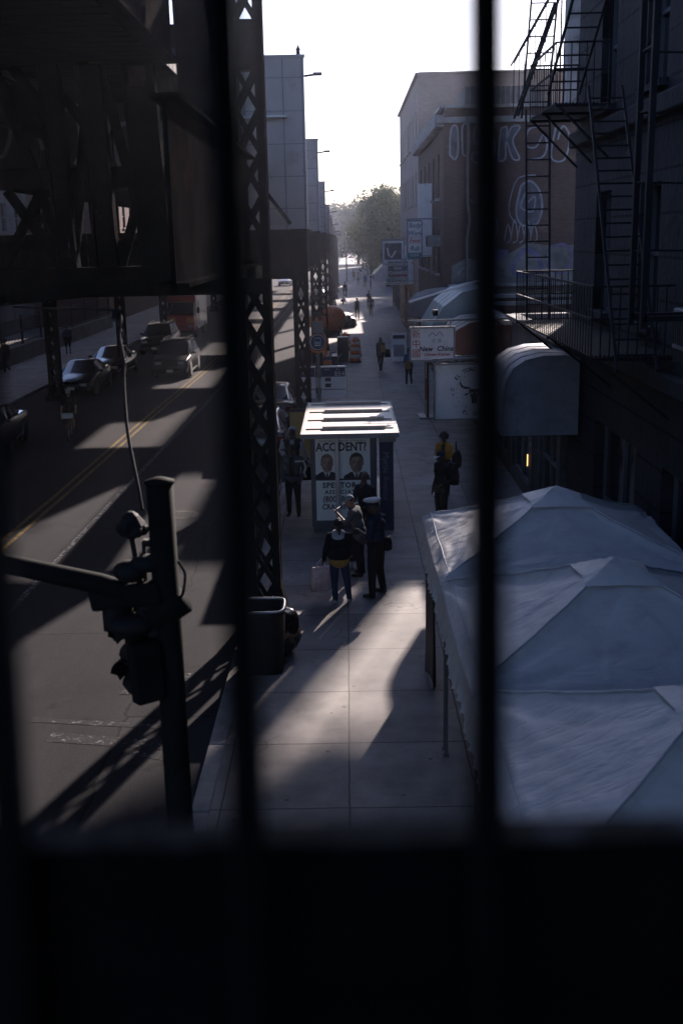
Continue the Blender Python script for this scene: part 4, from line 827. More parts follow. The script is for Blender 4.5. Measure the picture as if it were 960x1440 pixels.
mb.mat(RED).text('Foot', .30, (0, -.076, -.06), xd, zd, shear=.25, ext=.006, sx=.88, bold=.006); mb.flat([(-.3, .10), (.3, .10), (.3, .12), (-.3, .12)], (0, -.076, 0), xd, zd, .005); mb.mat(TEAL).flat([(-.30, -.8), (.30, -.8), (.30, -.58), (-.30, -.58)], (0, -.076, 0), xd, zd, .005); mb.mat(WHITE)
for q in range(2): mb.flat([(-.22, -.66-q*.08), (.2, -.66-q*.08), (.2, -.635-q*.08), (-.22, -.635-q*.08)], (0, -.076, 0), xd, zd, .009)
mb.build('lettering', None, b)
mb = MB(); mb.mat(WHITE).bbox(3.5, 4.15, 55.0, 55.15, 5.6, 9.0, .02); tag(mb.build('blank_sign'), 'plain white sign board standing off the brick house behind the Body Work sign', 'shop sign')

# ------------------------------------------------------------------ awnings
def awning(name, label, y0, y1, prof, m, frame=BLACK, side=None, group=None, wall=4.49):
    """prof = (distance from wall, height) from the top at the wall out to the lip; closed by end cheeks"""
    r = thing(name, label, 'awning', (wall, (y0+y1)/2, 0), 0, group); a, b = y0-(y0+y1)/2, y1-(y0+y1)/2
    mb = MB().mat(m, len(prof) > 6); nseg = 14
    mb.loft([[(-p[0], a+(b-a)*k/nseg, p[1]+.012*math.sin(k*2.3+i)) for i, p in enumerate(prof)] for k in range(nseg+1)], False, False); mb.build('cover', None, r)
    zmin = min(p[1] for p in prof)
    for yy in (a, b):
        mb = MB(); poly = [(-p[0], yy, p[1]) for p in prof]+[(0, yy, prof[-1][1])]; mb.add(poly, [tuple(range(len(poly)))]); mb.build('cheek', side or m, r)
    mb = MB(); L = prof[-1]
    for yy in (a+.02, b-.02): mb.bar((-L[0]+.02, yy, L[1]), (0, yy, L[1]), .03, .03); mb.bar((-L[0]+.02, yy, L[1]+.05), (0, yy, prof[0][1]-.1), .025, .025)
    mb.bar((-L[0], a, L[1]), (-L[0], b, L[1]), .03, .03); mb.build('frame', frame, r)
    mb = MB()                                                     # welted seams over the bows and along the cheek edge
    for k in range(5):
        yy = a+(b-a)*(k/4); mb.tube([(-p[0]-.003, yy, p[1]+.003) for p in prof], .008, 5)
    mb.build('seam', side or m, r); return r
q = [(0, 4.22), (.3, 4.28), (.7, 4.28), (1.05, 4.2), (1.28, 4.05), (1.42, 3.8), (1.48, 3.5), (1.5, 2.72)]
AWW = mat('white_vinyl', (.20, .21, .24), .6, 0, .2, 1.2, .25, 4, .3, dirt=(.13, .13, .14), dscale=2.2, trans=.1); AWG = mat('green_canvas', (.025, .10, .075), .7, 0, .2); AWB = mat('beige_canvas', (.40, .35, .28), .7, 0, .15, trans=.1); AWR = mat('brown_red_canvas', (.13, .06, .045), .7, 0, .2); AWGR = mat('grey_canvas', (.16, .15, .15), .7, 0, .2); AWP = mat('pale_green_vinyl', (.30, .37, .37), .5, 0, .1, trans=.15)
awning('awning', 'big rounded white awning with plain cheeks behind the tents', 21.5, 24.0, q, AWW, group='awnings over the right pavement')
awning('awning', 'beige topped awning with red brown front just behind the New China sign', 32.5, 35.8, [(0, 4.0), (.4, 4.12), (.9, 4.1), (1.3, 3.9), (1.5, 3.6), (1.55, 3.2)], AWB, side=AWR, group='awnings over the right pavement')
awning('awning', 'pale green sloping awning with metal stays above the brick shop', 37.0, 41.5, [(0, 4.9), (.7, 4.75), (1.3, 4.3), (1.75, 3.6), (1.78, 3.2)], AWP, group='awnings over the right pavement')
awning('awning', 'small domed grey awning beside the tan brick shop', 44.0, 46.6, [(0, 4.45), (.5, 4.5), (1.2, 4.42), (1.7, 4.25), (2.0, 3.95), (2.05, 3.5)], AWGR, group='awnings over the right pavement')
awning('awning', 'steep green awning with white edge nearer the BOTANICA sign', 72, 76, [(0, 5.6), (1.6, 3.95), (1.62, 3.6)], AWG, WHITE, WHITE, 'awnings over the right pavement', 4.24)
awning('awning', 'steep green awning with white edge farther down the pavement', 80, 86, [(0, 6.0), (2.3, 3.9), (2.32, 3.5)], AWG, WHITE, WHITE, 'awnings over the right pavement', 4.24)
r, b, w, h = bracket_sign('hanging_sign', 'boxy white framed sign with faded picture above the green awnings', 2.5, 4.0, 79, 4.7, 6.3, wall=4.3)
mb = MB(); mb.mat(mat('faded_picture', (.13, .12, .12), .6, 0, .4, 3)).flat([(-.6, -.5), (.6, -.5), (.6, .62), (-.6, .62)], (0, -.076, 0), xd, zd, .005); mb.mat(WHITE); mb.stroke([(-.4, .3), (-.3, -.2), (-.1, -.35), (.2, .1)], .1, (0, -.076, 0), xd, zd, .009); mb.build('picture', None, b)
# rods and a pole across the shop fronts
mb = MB(); mb.tube([(1.9, 34.5, 4.62), (4.45, 34.5, 5.35)], .035); tag(mb.build('awning_rod'), 'thin slanting metal rod above the awnings on the shop fronts', 'rod')
sb = thing('sandwich_board', 'leaning white poster board on the pavement past the New China sign', 'signboard', (2.75, 60.4, 0)); mb = MB(); mb.mat(WHITE)
mb.prism([(-.4, -.35, 0), (.4, -.35, 0), (.4, .02, 1.5), (-.4, .02, 1.5)], (0, .05, .0)); mb.mat(INK).text('OPEN', .22, (0, -.08, 1.3), xd, (0, .24, 1), ext=.01) if False else None
mb.mat(GREY); mb.flat([(-.3, .25), (.3, .25), (.3, .9), (-.3, .9)], (0, -.36, 0), xd, (0, .247, 1), .006); mb.mat(INK); mb.flat([(-.32, 1.22), (.32, 1.22), (.32, 1.42), (-.32, 1.42)], (0, -.36, 0), xd, (0, .247, 1), .006); mb.build('panel', None, sb)
mb = MB(); mb.bar((-.35, .05, 1.45), (-.35, .4, 0), .04, .04); mb.bar((.35, .05, 1.45), (.35, .4, 0), .04, .04); mb.build('strut', GREY, sb)
ds = thing('door_panel', 'dark red door panel with pale edge strips leaning out under the shop signs', 'door', (2.9, 41, 0)); mb = MB(); mb.mat(AWR).bbox(-.05, .05, -.5, .5, .05, 2.1, .01); mb.mat(WHITE).box(-.07, -.05, -.5, -.44, .1, .7); mb.box(-.07, -.05, -.5, -.44, 1.5, 2.05); mb.build('leaf', None, ds); mb = MB(); mb.box(-.3, .3, -.5, .5, 0, .05); mb.build('foot', GREY, ds)
lp = MB(); lp.mat(emit('warm_tube', (1, .52, .18), .8)).tube([(4.46, 27.3, .9), (4.46, 27.3, 1.2)], .012); tag(lp.build('lit_tube'), 'thin glowing orange tube in the dark shopfront under the white awning', 'lamp')
cb = thing('metal_cabinet', 'tall dark metal cabinet against the stone house beside the tents', 'cabinet', (4.15, 14.2, 0)); mb = MB(); mb.bbox(-.42, .42, -.45, .45, 0, 2.3, .02); mb.build('body', mat('dark_blue_metal', (.03, .033, .042), .5, .3, .2), cb); mb = MB(); mb.bbox(-.435, -.422, -.40, .40, .15, 2.15, .005); mb.bar((-.45, .3, 1.0), (-.45, .3, 1.3), .02, .03); mb.build('door', mat('dark_blue_door', (.04, .043, .055), .45, .3, .2), cb)
for k, (lx, ly, sx, sy, lab) in enumerate([(1.76, 49.9, .25, .13, 'dark crumpled rag lying on the pavement beyond the shelter'), (1.3, 52.5, .35, .25, 'flat white paper sheet lying on the pavement'), (.2, 47.0, .4, .3, 'torn white cardboard beside the wide timetable board'), (2.5, 60.6, .3, .2, 'pale scrap of paper near the leaning poster board'), (.45, 40.2, .34, .34, 'white carton with brown stuffing just beyond the shelter roof')]):
    mb = MB(); rn = random.Random(k); n = 9; vs = [(sx*(i/n*2-1)+rn.uniform(-.02, .02), sy*(j/n*2-1)+rn.uniform(-.02, .02), .012+rn.uniform(0, .05 if k != 4 else .03)+(.3 if k == 4 and 1 < i < 8 and 1 < j < 8 else 0)) for i in range(n+1) for j in range(n+1)]
    mb.add(vs, [(i*(n+1)+j, (i+1)*(n+1)+j, (i+1)*(n+1)+j+1, i*(n+1)+j+1) for i in range(n) for j in range(n)]); tag(mb.build('rag' if k == 0 else 'paper_scrap' if k < 4 else 'torn_carton', INK if k == 0 else WHITE, None, False), lab, 'litter')
# ================================================================== TRAFFIC SIGNAL (near corner)
DKG = mat('signal_dark_green', (.009, .011, .011), .8, 0, .3, spec=.08)
sp = thing('traffic_signal', 'dark traffic signal pole with mast arm and hanging signal heads by the kerb', 'traffic signal', (-1.42, 8, 0))
mb = MB(); mb.tube([(0, 0, -.02), (0, 0, 2.2), (0, 0, 4.85)], [.115, .105, .10], 20); mb.lathe([(.11, 4.85), (.115, 4.87), (.03, 4.9)], (0, 0, 0), 20); mb.build('pole', DKG, sp, True)
mb = MB(); mb.lathe([(.24, 0), (.24, .04), (.19, .08), (.17, .5), (.12, .56)], (0, 0, 0), 16); mb.build('base', DKG, sp, True)
mb = MB(); mb.tube([(0, 0, 3.90), (-.5, .02, 4.07), (-1.6, .05, 4.33), (-3.2, .1, 4.70), (-5.2, .1, 4.95)], [.085, .082, .072, .06, .05], 12); mb.tube([(-.12, 0, 3.8), (.12, 0, 3.96)], .13, 12); mb.build('mast_arm', DKG, sp, True)
def head(par, c, yaw, n=3, tilt=0):
    h = bpy.data.objects.new('signal_head', None); COL.objects.link(h); h.parent = par; h.location = c; h.rotation_euler = (tilt, 0, yaw)
    mb = MB(); mb.bbox(-.15, .15, -.09, .09, -n*.15, n*.15, .03); mb.build('housing', DKG, h)
    for k in range(n):
        z = (n/2-.5-k)*.3; vs = []; ns = 12
        mb = MB(); 
        for t in range(ns+1): a = math.radians(-40+260*t/ns); vs += [(.125*math.cos(a), -.09, z+.125*math.sin(a)), (.125*math.cos(a), -.34+.08*(math.sin(a) < 0), z+.125*math.sin(a)-.03)]
        mb.add(vs, [(2*t, 2*t+1, 2*t+3, 2*t+2) for t in range(ns)]); mb.build('visor', BLACK, h, True)
        mb = MB(); mb.lathe([(.005, -.10), (.115, -.092)], (0, 0, z), 16, 'y'); mb.build('lens', GLASSD, h)
    return h
_h = head(sp, (-.16, -.16, 3.42), rad(215), 2, .1); _h.scale = (.78, .78, .78); head(sp, (-.28, .08, 3.98), rad(75), 2, rad(80)); head(sp, (-.22, .2, 3.55), rad(-20), 2)
mb = MB(); mb.lathe([(.05, 0), (.10, .03), (.11, .1), (.06, .17), (.02, .2)], (-.23, 0, 4.44), 10); 
for k in range(7): a = k*.9; mb.ell((-.23+.08*math.cos(a), .08*math.sin(a), 4.5+.02*(k % 3)), (.05, .05, .05), 8, 6)
mb.bar((-.23, 0, 4.44), (-.18, 0, 3.98), .04, .04); mb.bar((-.15, 0, 4.40), (0, 0, 4.38), .06, .05); mb.bar((-.15, .03, 4.40), (-.15, 0, 4.0), .03, .03); mb.build('camera_cluster', BLACK, sp)
for c_, r_ in (((-.26, -.02, 4.18), (.13, .1, .09)), ((-.12, -.02, 4.24), (.14, .1, .07)), ((-.27, -.05, 3.76), (.19, .13, .09))): mb = MB(); mb.ell(c_, r_, 12, 8); mb.build('cable_box', BLACK, sp, True)
mb = MB()
for k, (a, b) in enumerate((((-.24, 0, 3.72), (-.22, -.05, 3.4)), ((-.15, 0, 3.72), (-.18, -.02, 3.5)), ((-.1, -.05, 3.2), (0, -.09, 2.9)))): mb.tube(smoothpath([a, ((a[0]+b[0])/2+.02, a[1], (a[2]+b[2])/2), b], 4), .008, 5)
mb.tube(smoothpath([(.1, 0, 4.25), (.15, 0, 4.15), (.13, 0, 4.0), (.1, 0, 3.95)], 5), .012, 6); mb.build('wires', BLACK, sp)
ca = thing('hanging_cable', 'thick black cable hanging in a long curve from the trestle to the signal pole', 'cable', (-1.6, 8, 4.5))
mb = MB(); mb.tube(smoothpath([(0.000, 0.200, 0.100), (-0.040, 0.300, 0.270), (-0.150, 0.600, 0.610), (-0.220, 0.900, 0.920), (-0.250, 1.100, 1.170), (-0.290, 1.200, 1.350), (-0.280, 1.250, 1.470), (-0.320, 1.400, 1.520), (-0.520, 2.000, 1.510), (-1.290, 4.000, 1.410), (-2.490, 7.000, 1.260), (-3.850, 10.300, 1.100)], 8), .014, 8); mb.build('cable', RUBBER, ca, True)
mb = MB(); mb.lathe([(.02, .04), (.035, .02), (.05, -.04), (.04, -.045)], (-0.320, 1.300, 1.520), 12); mb.build('hood', BLACK, ca, True)

# ================================================================== LITTER BIN by the near column
tb = thing('litter_bin', 'black litter bin with an open top at the foot of the nearest steel column', 'litter bin', (-1.42, 16.35, 0))
mb = MB(); 
def rring(w, d, z, n=24, p=5): return [(w/2*math.copysign(abs(math.cos(2*math.pi*k/n))**(2/p), math.cos(2*math.pi*k/n)), d/2*math.copysign(abs(math.sin(2*math.pi*k/n))**(2/p), math.sin(2*math.pi*k/n)), z) for k in range(n)]
mb.loft([rring(.62, .62, 0), rring(.70, .70, .95), rring(.74, .74, .97), rring(.74, .74, 1.03), rring(.62, .62, 1.03), rring(.58, .58, .6)]); mb.build('body', BLACK, tb, True)
mb = MB(); ring = [Vector((x*1.0, y, z)) for x, y, z in rring(.70, .70, 1.045)]; mb.tube(ring+[ring[0]], .02, 6, False); mb.build('rim', ALU, tb, True)
bag = MB(); rn = random.Random(3)
bm = bmesh.new(); bmesh.ops.create_icosphere(bm, subdivisions=4, radius=.34)
for v in bm.verts: v.co *= 1+.22*noise.noise(v.co*6+Vector((3, 1, 2)))+.08*noise.noise(v.co*17); v.co.z *= 1.25
bag.frombm(bm, Matrix.Translation((-1.2, 16.98, .38))); bm = bmesh.new(); bmesh.ops.create_icosphere(bm, subdivisions=3, radius=.28)
tag(bag.build('rubbish_bag', mat('black_plastic_bag', (.012, .012, .014), .25, 0, .2), None, True), 'shiny black rubbish bag leaning beside the litter bin', 'rubbish bag')

# ================================================================== ROAD WORKS
def barrel(lab, x, y):
    r = thing('traffic_barrel', lab, 'traffic barrel', (x, y, 0), 0, 'orange and white traffic barrels'); mb = MB(); mb.mat(ORANGE, True); P = [(.30, .06), (.30, .22), (.29, .24), (.28, .42), (.27, .44), (.26, .62), (.25, .64), (.24, .82), (.23, .84), (.20, .98), (.08, 1.0)]
    for i, ((r0, z0), (r1, z1)) in enumerate(zip(P, P[1:])): mb.mat(REFL if i in (2, 6) else ORANGE); mb.lathe([(r0, z0), (r1, z1)], (0, 0, 0), 20)
    mb.bar((-.1, 0, 1.05), (.1, 0, 1.05), .03, .04); mb.bar((-.1, 0, .98), (-.1, 0, 1.05), .03, .03); mb.bar((.1, 0, .98), (.1, 0, 1.05), .03, .03); mb.build('drum', None, r)
    mb = MB(); mb.lathe([(.36, 0), (.36, .05), (.30, .06)], (0, 0, 0), 16); mb.build('base', RUBBER, r)
barrel('orange traffic barrel standing nearest, right of the tall dark bin', .37, 60.0); barrel('orange traffic barrel tucked right behind the nearest one', .45, 63.2); barrel('orange traffic barrel at the back beside the mixer', -.12, 66.5)
mx = thing('cement_mixer', 'orange cement mixer drum on a dark frame at the kerb', 'cement mixer', (-.95, 71, 0)); mb = MB(); mb.mat(ORANGE, True).lathe([(.02, -1.05), (.5, -1.0), (.82, -.45), (.86, .1), (.78, .5), (.5, .95), (.4, 1.0)], (0, 0, 1.55), 20, 'y'); mb.build('drum', None, mx)
mb = MB(); mb.bar((-.6, -.9, .5), (.6, -.9, .5), .1, .1)
for sx in (-.6, .6):
    mb.bar((sx, -.9, .5), (sx, .9, .5), .1, .1); mb.bar((sx, -.7, .5), (sx*.7, -.7, 1.3), .08, .08); mb.bar((sx, .7, .5), (sx*.7, .7, 1.3), .08, .08)
mb.bbox(-.5, .5, -1.2, -.8, .45, .9, .03); mb.build('frame', BLACK, mx)
for sx in (-.75, .75): mb = MB(); mb.lathe([(.1, -.09), (.34, -.08), (.36, 0), (.34, .08), (.1, .09)], (sx, .1, .36), 18, 'x'); mb.build('wheel', RUBBER, mx)
mb = MB(); mb.bbox(-.3, .3, -.3, .3, 0, 1.35, .03); o_ = mb.build('dark_bin', mat('dark_bin_plastic', (.016, .016, .02), .5)); o_.location = (-.28, 60.4, 0); tag(o_, 'tall dark plastic bin standing left of the traffic barrels', 'bin')
mb = MB(); mb.mat(ORANGE).bbox(-.5, .5, -.03, .03, 1.9, 2.5, .02); mb.mat(GREY).bar((-.3, 0, 0), (-.3, 0, 1.9), .06, .06); mb.bar((.3, 0, 0), (.3, 0, 1.9), .06, .06); o_ = mb.build('work_sign'); o_.location = (-1.7, 62, RZ); tag(o_, 'orange road work sign standing at the kerb behind the bus disc', 'road sign')
mb = MB(); mb.mat(ORANGE).bbox(-.5, .5, -.04, .04, .7, 1.0, .01); mb.bbox(-.5, .5, -.04, .04, .3, .5, .01); mb.mat(REFL)
for k in range(3): mb.flat([(-.4+k*.32, .72), (-.28+k*.32, .72), (-.18+k*.32, .98), (-.3+k*.32, .98)], (0, -.04, 0), (1, 0, 0), (0, 0, 1), .004)
mb.mat(GREY); 
for s in (-.42, .42): mb.bar((s, -.3, 0), (s, 0, 1.0), .04, .04); mb.bar((s, .3, 0), (s, 0, 1.0), .04, .04)
o_ = mb.build('work_barrier'); o_.location = (-1.35, 56.5, 0); tag(o_, 'orange striped work barrier half hidden behind the second lattice column', 'barrier')
pp = MB(); rn = random.Random(11)
for k in range(14): pp.tube([(rn.uniform(-.9, .5), rn.uniform(-.8, .8), rn.uniform(.05, .7)), (rn.uniform(-.9, .5), rn.uniform(-.8, .8), rn.uniform(.05, .9))], .035, 6)
pp.bbox(-.5, .3, -.4, .5, 0, .6, .03); pp.bbox(-.9, -.4, -.3, .3, 0, .85, .03); o_ = pp.build('site_clutter', mat('clutter_metal', (.06, .055, .055), .4, .5, .5, 9)); o_.location = (-.85, 58, 0); tag(o_, 'heap of pipes and dark tool boxes under the orange mixer', 'tool heap')
mb = MB(); bm = bmesh.new(); bmesh.ops.create_icosphere(bm, subdivisions=4, radius=1)
for v in bm.verts: v.co = Vector((v.co.x*.95, v.co.y*1.2, max(-.5, v.co.z)*.75))*(1+.3*noise.noise(v.co*2.5)+.1*noise.noise(v.co*7))
mb.frombm(bm, Matrix.Translation((-.35, 84, .36))); tag(mb.build('rubbish_heap', mat('dark_tarpaulin', (.02, .022, .022), .6, 0, .3), None, True), 'dark covered heap on the pavement past the orange mixer', 'heap')

# ================================================================== VEHICLES
CARB = mat('car_black', (.007, .008, .010), .25, 0, .1, coat=.5, spec=.4); CARD = mat('car_dark_grey', (.016, .017, .020), .28, 0, .1, coat=.5, spec=.4); CARM = mat('car_maroon', (.035, .012, .012), .22, 0, .1, coat=1)
CHROME = mat('chrome', (.6, .6, .6), .15, 1, .05); LAMPG = mat('headlight_glass', (.32, .33, .35), .12, 0, .1, spec=.8); TAIL = mat('tail_light', (.12, .008, .008), .2, 0, .1); TRW = mat('van_white', (.48, .47, .45), .4, 0, .1, coat=.4); TRR = mat('van_red', (.30, .03, .02), .4, 0, .25, 1.2, coat=.4); TRO = mat('van_orange', (.42, .16, .04), .4, 0, .3, 2); GLC = mat('car_glass', (.012, .015, .02), .05, 0, .1, spec=1.0, coat=1); PLATE = mat('number_plate', (.45, .42, .30), .5, 0, .1)
def wheel(par, x, y, z, r, w=.21):
    wh = bpy.data.objects.new('wheel', None); COL.objects.link(wh); wh.parent = par; wh.location = (x, y, z)
    mb = MB(); mb.lathe([(r*.62, -w/2), (r*.94, -w/2), (r, -w*.33), (r, w*.33), (r*.94, w/2), (r*.62, w/2)], (0, 0, 0), 24, 'x'); mb.build('tyre', RUBBER, wh, True)
    mb = MB(); s = 1 if x > 0 else -1
    mb.lathe([(.02, s*w*.36), (r*.2, s*w*.4), (r*.22, s*w*.3), (r*.62, s*w*.28), (r*.64, s*w*.46)], (0, 0, 0), 20, 'x')
    for k in range(5): a = 2*math.pi*k/5; mb.bar((s*w*.38, 0, 0), (s*w*.40, r*.6*math.cos(a), r*.6*math.sin(a)), .05, .03, (1, 0, 0))
    mb.build('rim', ALU, wh)
def car(label, x, y, rz, paint, kind='sedan', name='parked_car', group='cars in the street'):
    """front looks to local -y; stations run from nose to tail: y, half width, belt height, roof half width, roof height"""
    if kind == 'sedan': L, H, R0, st_ = 4.7, 1.45, .33, [(0, .62, .55, 0, 0), (.08, .80, .68, 0, 0), (.5, .88, .78, 0, 0), (1.25, .91, .92, 0, 0), (1.3, .91, .93, .74, .95), (2.15, .92, .95, .58, 1.42), (2.7, .92, .96, .60, 1.46), (3.35, .92, .97, .57, 1.40), (4.1, .90, 1.0, .70, 1.02), (4.15, .90, 1.0, 0, 0), (4.6, .86, .96, 0, 0), (4.7, .72, .7, 0, 0)]
    else: L, H, R0, st_ = 4.75, 1.78, .38, [(0, .74, .72, 0, 0), (.06, .88, .92, 0, 0), (.5, .93, 1.02, 0, 0), (1.25, .95, 1.08, 0, 0), (1.3, .95, 1.09, .82, 1.11), (1.95, .95, 1.1, .70, 1.72), (2.6, .95, 1.11, .71, 1.78), (3.9, .95, 1.12, .70, 1.76), (4.5, .93, 1.12, .66, 1.66), (4.68, .91, 1.10, .70, 1.15), (4.72, .90, 1.08, 0, 0), (4.75, .82, .8, 0, 0)]
    r = thing(name, label, 'car', (x, y, RZ), rz, group); rings = []; G = []
    for (yy, w, zb, wr, zr) in st_:
        if not wr: wr, zr = w*.84, zb+.025
        else: G.append((yy-L/2, w*.95, zb, wr, zr))
        z0 = .24 if .3 < yy < L-.3 else .32
        h = [(w*.90, z0), (w*.985, z0+.14), (w, (z0+zb)/2), (w*.985, zb-.08), (w*.95, zb), (wr*1.0, zr-.03), (wr*.90, zr), (wr*.4, zr+.02)]
        rings.append([(a, yy-L/2, b) for a, b in h]+[(-a, yy-L/2, b) for a, b in h[::-1]])
    mb = MB(); mb.mat(paint, True).loft(rings); body = mb.build('body', None, r); 
    m2 = body.modifiers.new('bevel', 'BEVEL'); m2.width = .02; m2.segments = 2; m2.angle_limit = rad(30); m2.limit_method = 'ANGLE'
    def pane(name, q, ins=.09):
        q = [Vector(p) for p in q]; c = sum(q, Vector())/4; n = (q[1]-q[0]).cross(q[2]-q[0]).normalized()
        if n.dot(c-Vector((0, 0, .6))) < 0: n = -n
        mb = MB(); mb.add([p+(c-p)*ins+n*.012 for p in q]+[p+(c-p)*ins-n*.004 for p in q], [(0, 1, 2, 3), (0, 4, 5, 1), (1, 5, 6, 2), (2, 6, 7, 3), (3, 7, 4, 0)]); mb.build(name, GLC, r)
    a, b = G[0], G[1]; pane('windscreen', [(-a[1]*.97, a[0], a[2]), (a[1]*.97, a[0], a[2]), (b[3], b[0], b[4]-.03), (-b[3], b[0], b[4]-.03)])
    a, b = G[-1], G[-2]; pane('rear_window', [(-a[3], a[0], a[4]), (a[3], a[0], a[4]), (b[3], b[0], b[4]-.03), (-b[3], b[0], b[4]-.03)])
    for s in (-1, 1):
        for i in range(len(G)-1):
            a, b = G[i], G[i+1]; zt = lambda g: max(g[4]-.04, g[2]+.02)
            pane('side_window', [(s*a[1], a[0], a[2]), (s*b[1], b[0], b[2]), (s*b[3], b[0], zt(b)), (s*a[3], a[0], zt(a))], .10)
        f = st_[1]; mb = MB(); mb.bbox(s*f[1]*.62-.17, s*f[1]*.62+.17, -L/2-.0, -L/2+.16, f[2]-.20, f[2]-.04, .03); mb.build('headlight', LAMPG, r)
        e = st_[-2]; mb = MB(); mb.bbox(s*e[1]*.80-.14, s*e[1]*.80+.13, L/2-.14, L/2+.0, e[2]-.28, e[2]-.08, .03); mb.build('tail_light', TAIL, r)
        mb = MB(); mb.ell((s*1.03, -L/2+1.62, st_[4][2]+.09), (.11, .07, .08), 10, 6); mb.bar((s*.88, -L/2+1.62, st_[4][2]+.03), (s*1.0, -L/2+1.62, st_[4][2]+.06), .05, .04); mb.build('mirror', paint, r, True)
        mb = MB(); mb.bar((s*.935, -L/2+1.1, .30), (s*.935, L/2-1.05, .30), .03, .07); mb.build('sill_trim', CHROME if kind == 'sedan' else BLACK, r)
        for yy in (-L/2+.88, L/2-.95):
            mb = MB(); mb.lathe([(.02, 0), (R0+.07, 0), (R0+.07, .012), (.02, .012)], (s*(.905 if kind == 'sedan' else .935), yy, R0+.01), 22, 'x'); mb.build('wheel_arch', BLACK, r)
            wheel(r, s*.86, yy, R0, R0)
    f = st_[1]; mb = MB(); mb.bbox(-.42, .42, -L/2-.02, -L/2+.06, f[2]-.30, f[2]-.08, .02); 
    mb.build('grille', BLACK, r); mb = MB(); mb.bbox(-f[1]*.98, f[1]*.98, -L/2-.06, -L/2+.14, .30, .50, .05); mb.build('bumper', paint if kind == 'sedan' else BLACK, r); mb = MB(); mb.bbox(-.80, .80, L/2-.12, L/2+.05, .34, .56, .05); mb.build('bumper', paint, r)
    mb = MB(); mb.bar((-.40, -L/2-.028, f[2]-.19), (.40, -L/2-.028, f[2]-.19), .015, .025); mb.build('grille_bar', CHROME, r)
    for yy in (-L/2-.07, L/2+.06): mb = MB(); mb.box(-.16, .16, yy-.006, yy+.006, .36, .50); mb.build('number_plate', PLATE, r)
    if kind != 'sedan':
        mb = MB()
        for s in (-1, 1): mb.tube([(s*.58, -.3, 1.80), (s*.58, -.2, 1.86), (s*.58, 1.7, 1.84), (s*.58, 1.8, 1.78)], .02, 6)
        mb.build('roof_rack', ALU, r)
    return r
car('black sedan parked at the far kerb just behind the cyclist', -12.35, 51.3, 0, CARB)
car('maroon sedan parked directly behind the black sedan', -12.3, 57.9, 0, CARM)
car('dark car cut off by the left edge of the picture', -12.35, 36.9, 0, CARD)
car('dark grey SUV with roof rails driving toward the bridge beside the yellow line', -8.9, 57.4, 0, CARD, 'suv', 'suv')
car('black SUV following just ahead of the red fronted van', -11.7, 69.4, 0, CARB, 'suv', 'suv')
car('black car parked at the near kerb right behind the hooded man', -2.85, 35.6, math.pi, CARB); car('dark car with bright glare on its rear window parked by the second column', -2.85, 41.7, math.pi, CARD)
for i, (cx, cy) in enumerate([(-3.0, 118), (-3.0, 126), (-6.0, 150), (-9, 165)]): car(['dark car far up the near kerb', 'second dark car far up the near kerb', 'far car driving away in the bright haze', 'far car coming down the street in the haze'][i], cx, cy, math.pi if i < 3 else 0, (CARD, CARB, CARM, CARD)[i])
vn = thing('delivery_van', 'tall delivery van with a red and orange front and pale sides', 'van', (-11.75, 81.5, RZ), 0)
mb = MB(); mb.mat(TRW).bbox(-1.05, 1.05, -2.2, 3.8, .55, 3.0, .06); mb.build('body', None, vn); mb = MB(); mb.mat(TRR).bbox(-1.0, 1.0, -3.1, -2.2, .5, 1.65, .10); mb.mat(TRO).bbox(-.98, -.3, -3.13, -3.02, .95, 1.5, .02); mb.bbox(.45, .98, -3.13, -3.02, 1.1, 1.5, .02); mb.build('nose', None, vn); mb = MB(); mb.mat(TRR).bbox(-1.0, 1.0, -2.35, -2.15, 2.5, 2.95, .04); mb.build('brow', None, vn)
mb = MB(); mb.add([(-.92, -2.86, 1.66), (.92, -2.86, 1.66), (.90, -2.28, 2.48), (-.90, -2.28, 2.48)], [(0, 1, 2, 3)]); mb.build('windscreen', GLC, vn)
mb = MB(); mb.mat(TRW)
for s in (-1, 1): mb.add([(s*.97, -3.0, 1.6), (s*.97, -2.2, 1.6), (s*.95, -2.2, 2.5), (s*.95, -2.3, 2.5)], [(0, 1, 2, 3)]); mb.bar((s*.95, -2.9, 1.64), (s*.93, -2.28, 2.5), .08, .06)
mb.build('pillar', None, vn)
for s in (-1, 1):
    mb = MB(); mb.bbox(s*.72-.16, s*.72+.16, -3.14, -3.04, .68, .9, .03); mb.build('headlight', LAMPG, vn); mb = MB(); mb.bar((s*1.0, -2.7, 1.9), (s*1.25, -2.8, 2.0), .03, .03); mb.bbox(s*1.27-.09, s*1.27+.09, -2.86, -2.8, 1.75, 2.15, .02); mb.build('mirror', BLACK, vn)
    mb = MB(); mb.bbox(s*1.056-.004, s*1.056+.004, -1.6, -.6, .75, 2.5, .001); mb.build('side_door', GREY, vn)
    for yy in (-2.3, 2.2): wheel(vn, s*.95, yy, .42, .42, .25)
mb = MB(); mb.bbox(-1.02, 1.02, -3.22, -3.08, .38, .6, .04); mb.build('bumper', BLACK, vn); mb = MB()
for k in range(4): mb.box(-.45, .45, -3.125, -3.10, .68+k*.07, .71+k*.07)
mb.build('grille', BLACK, vn)
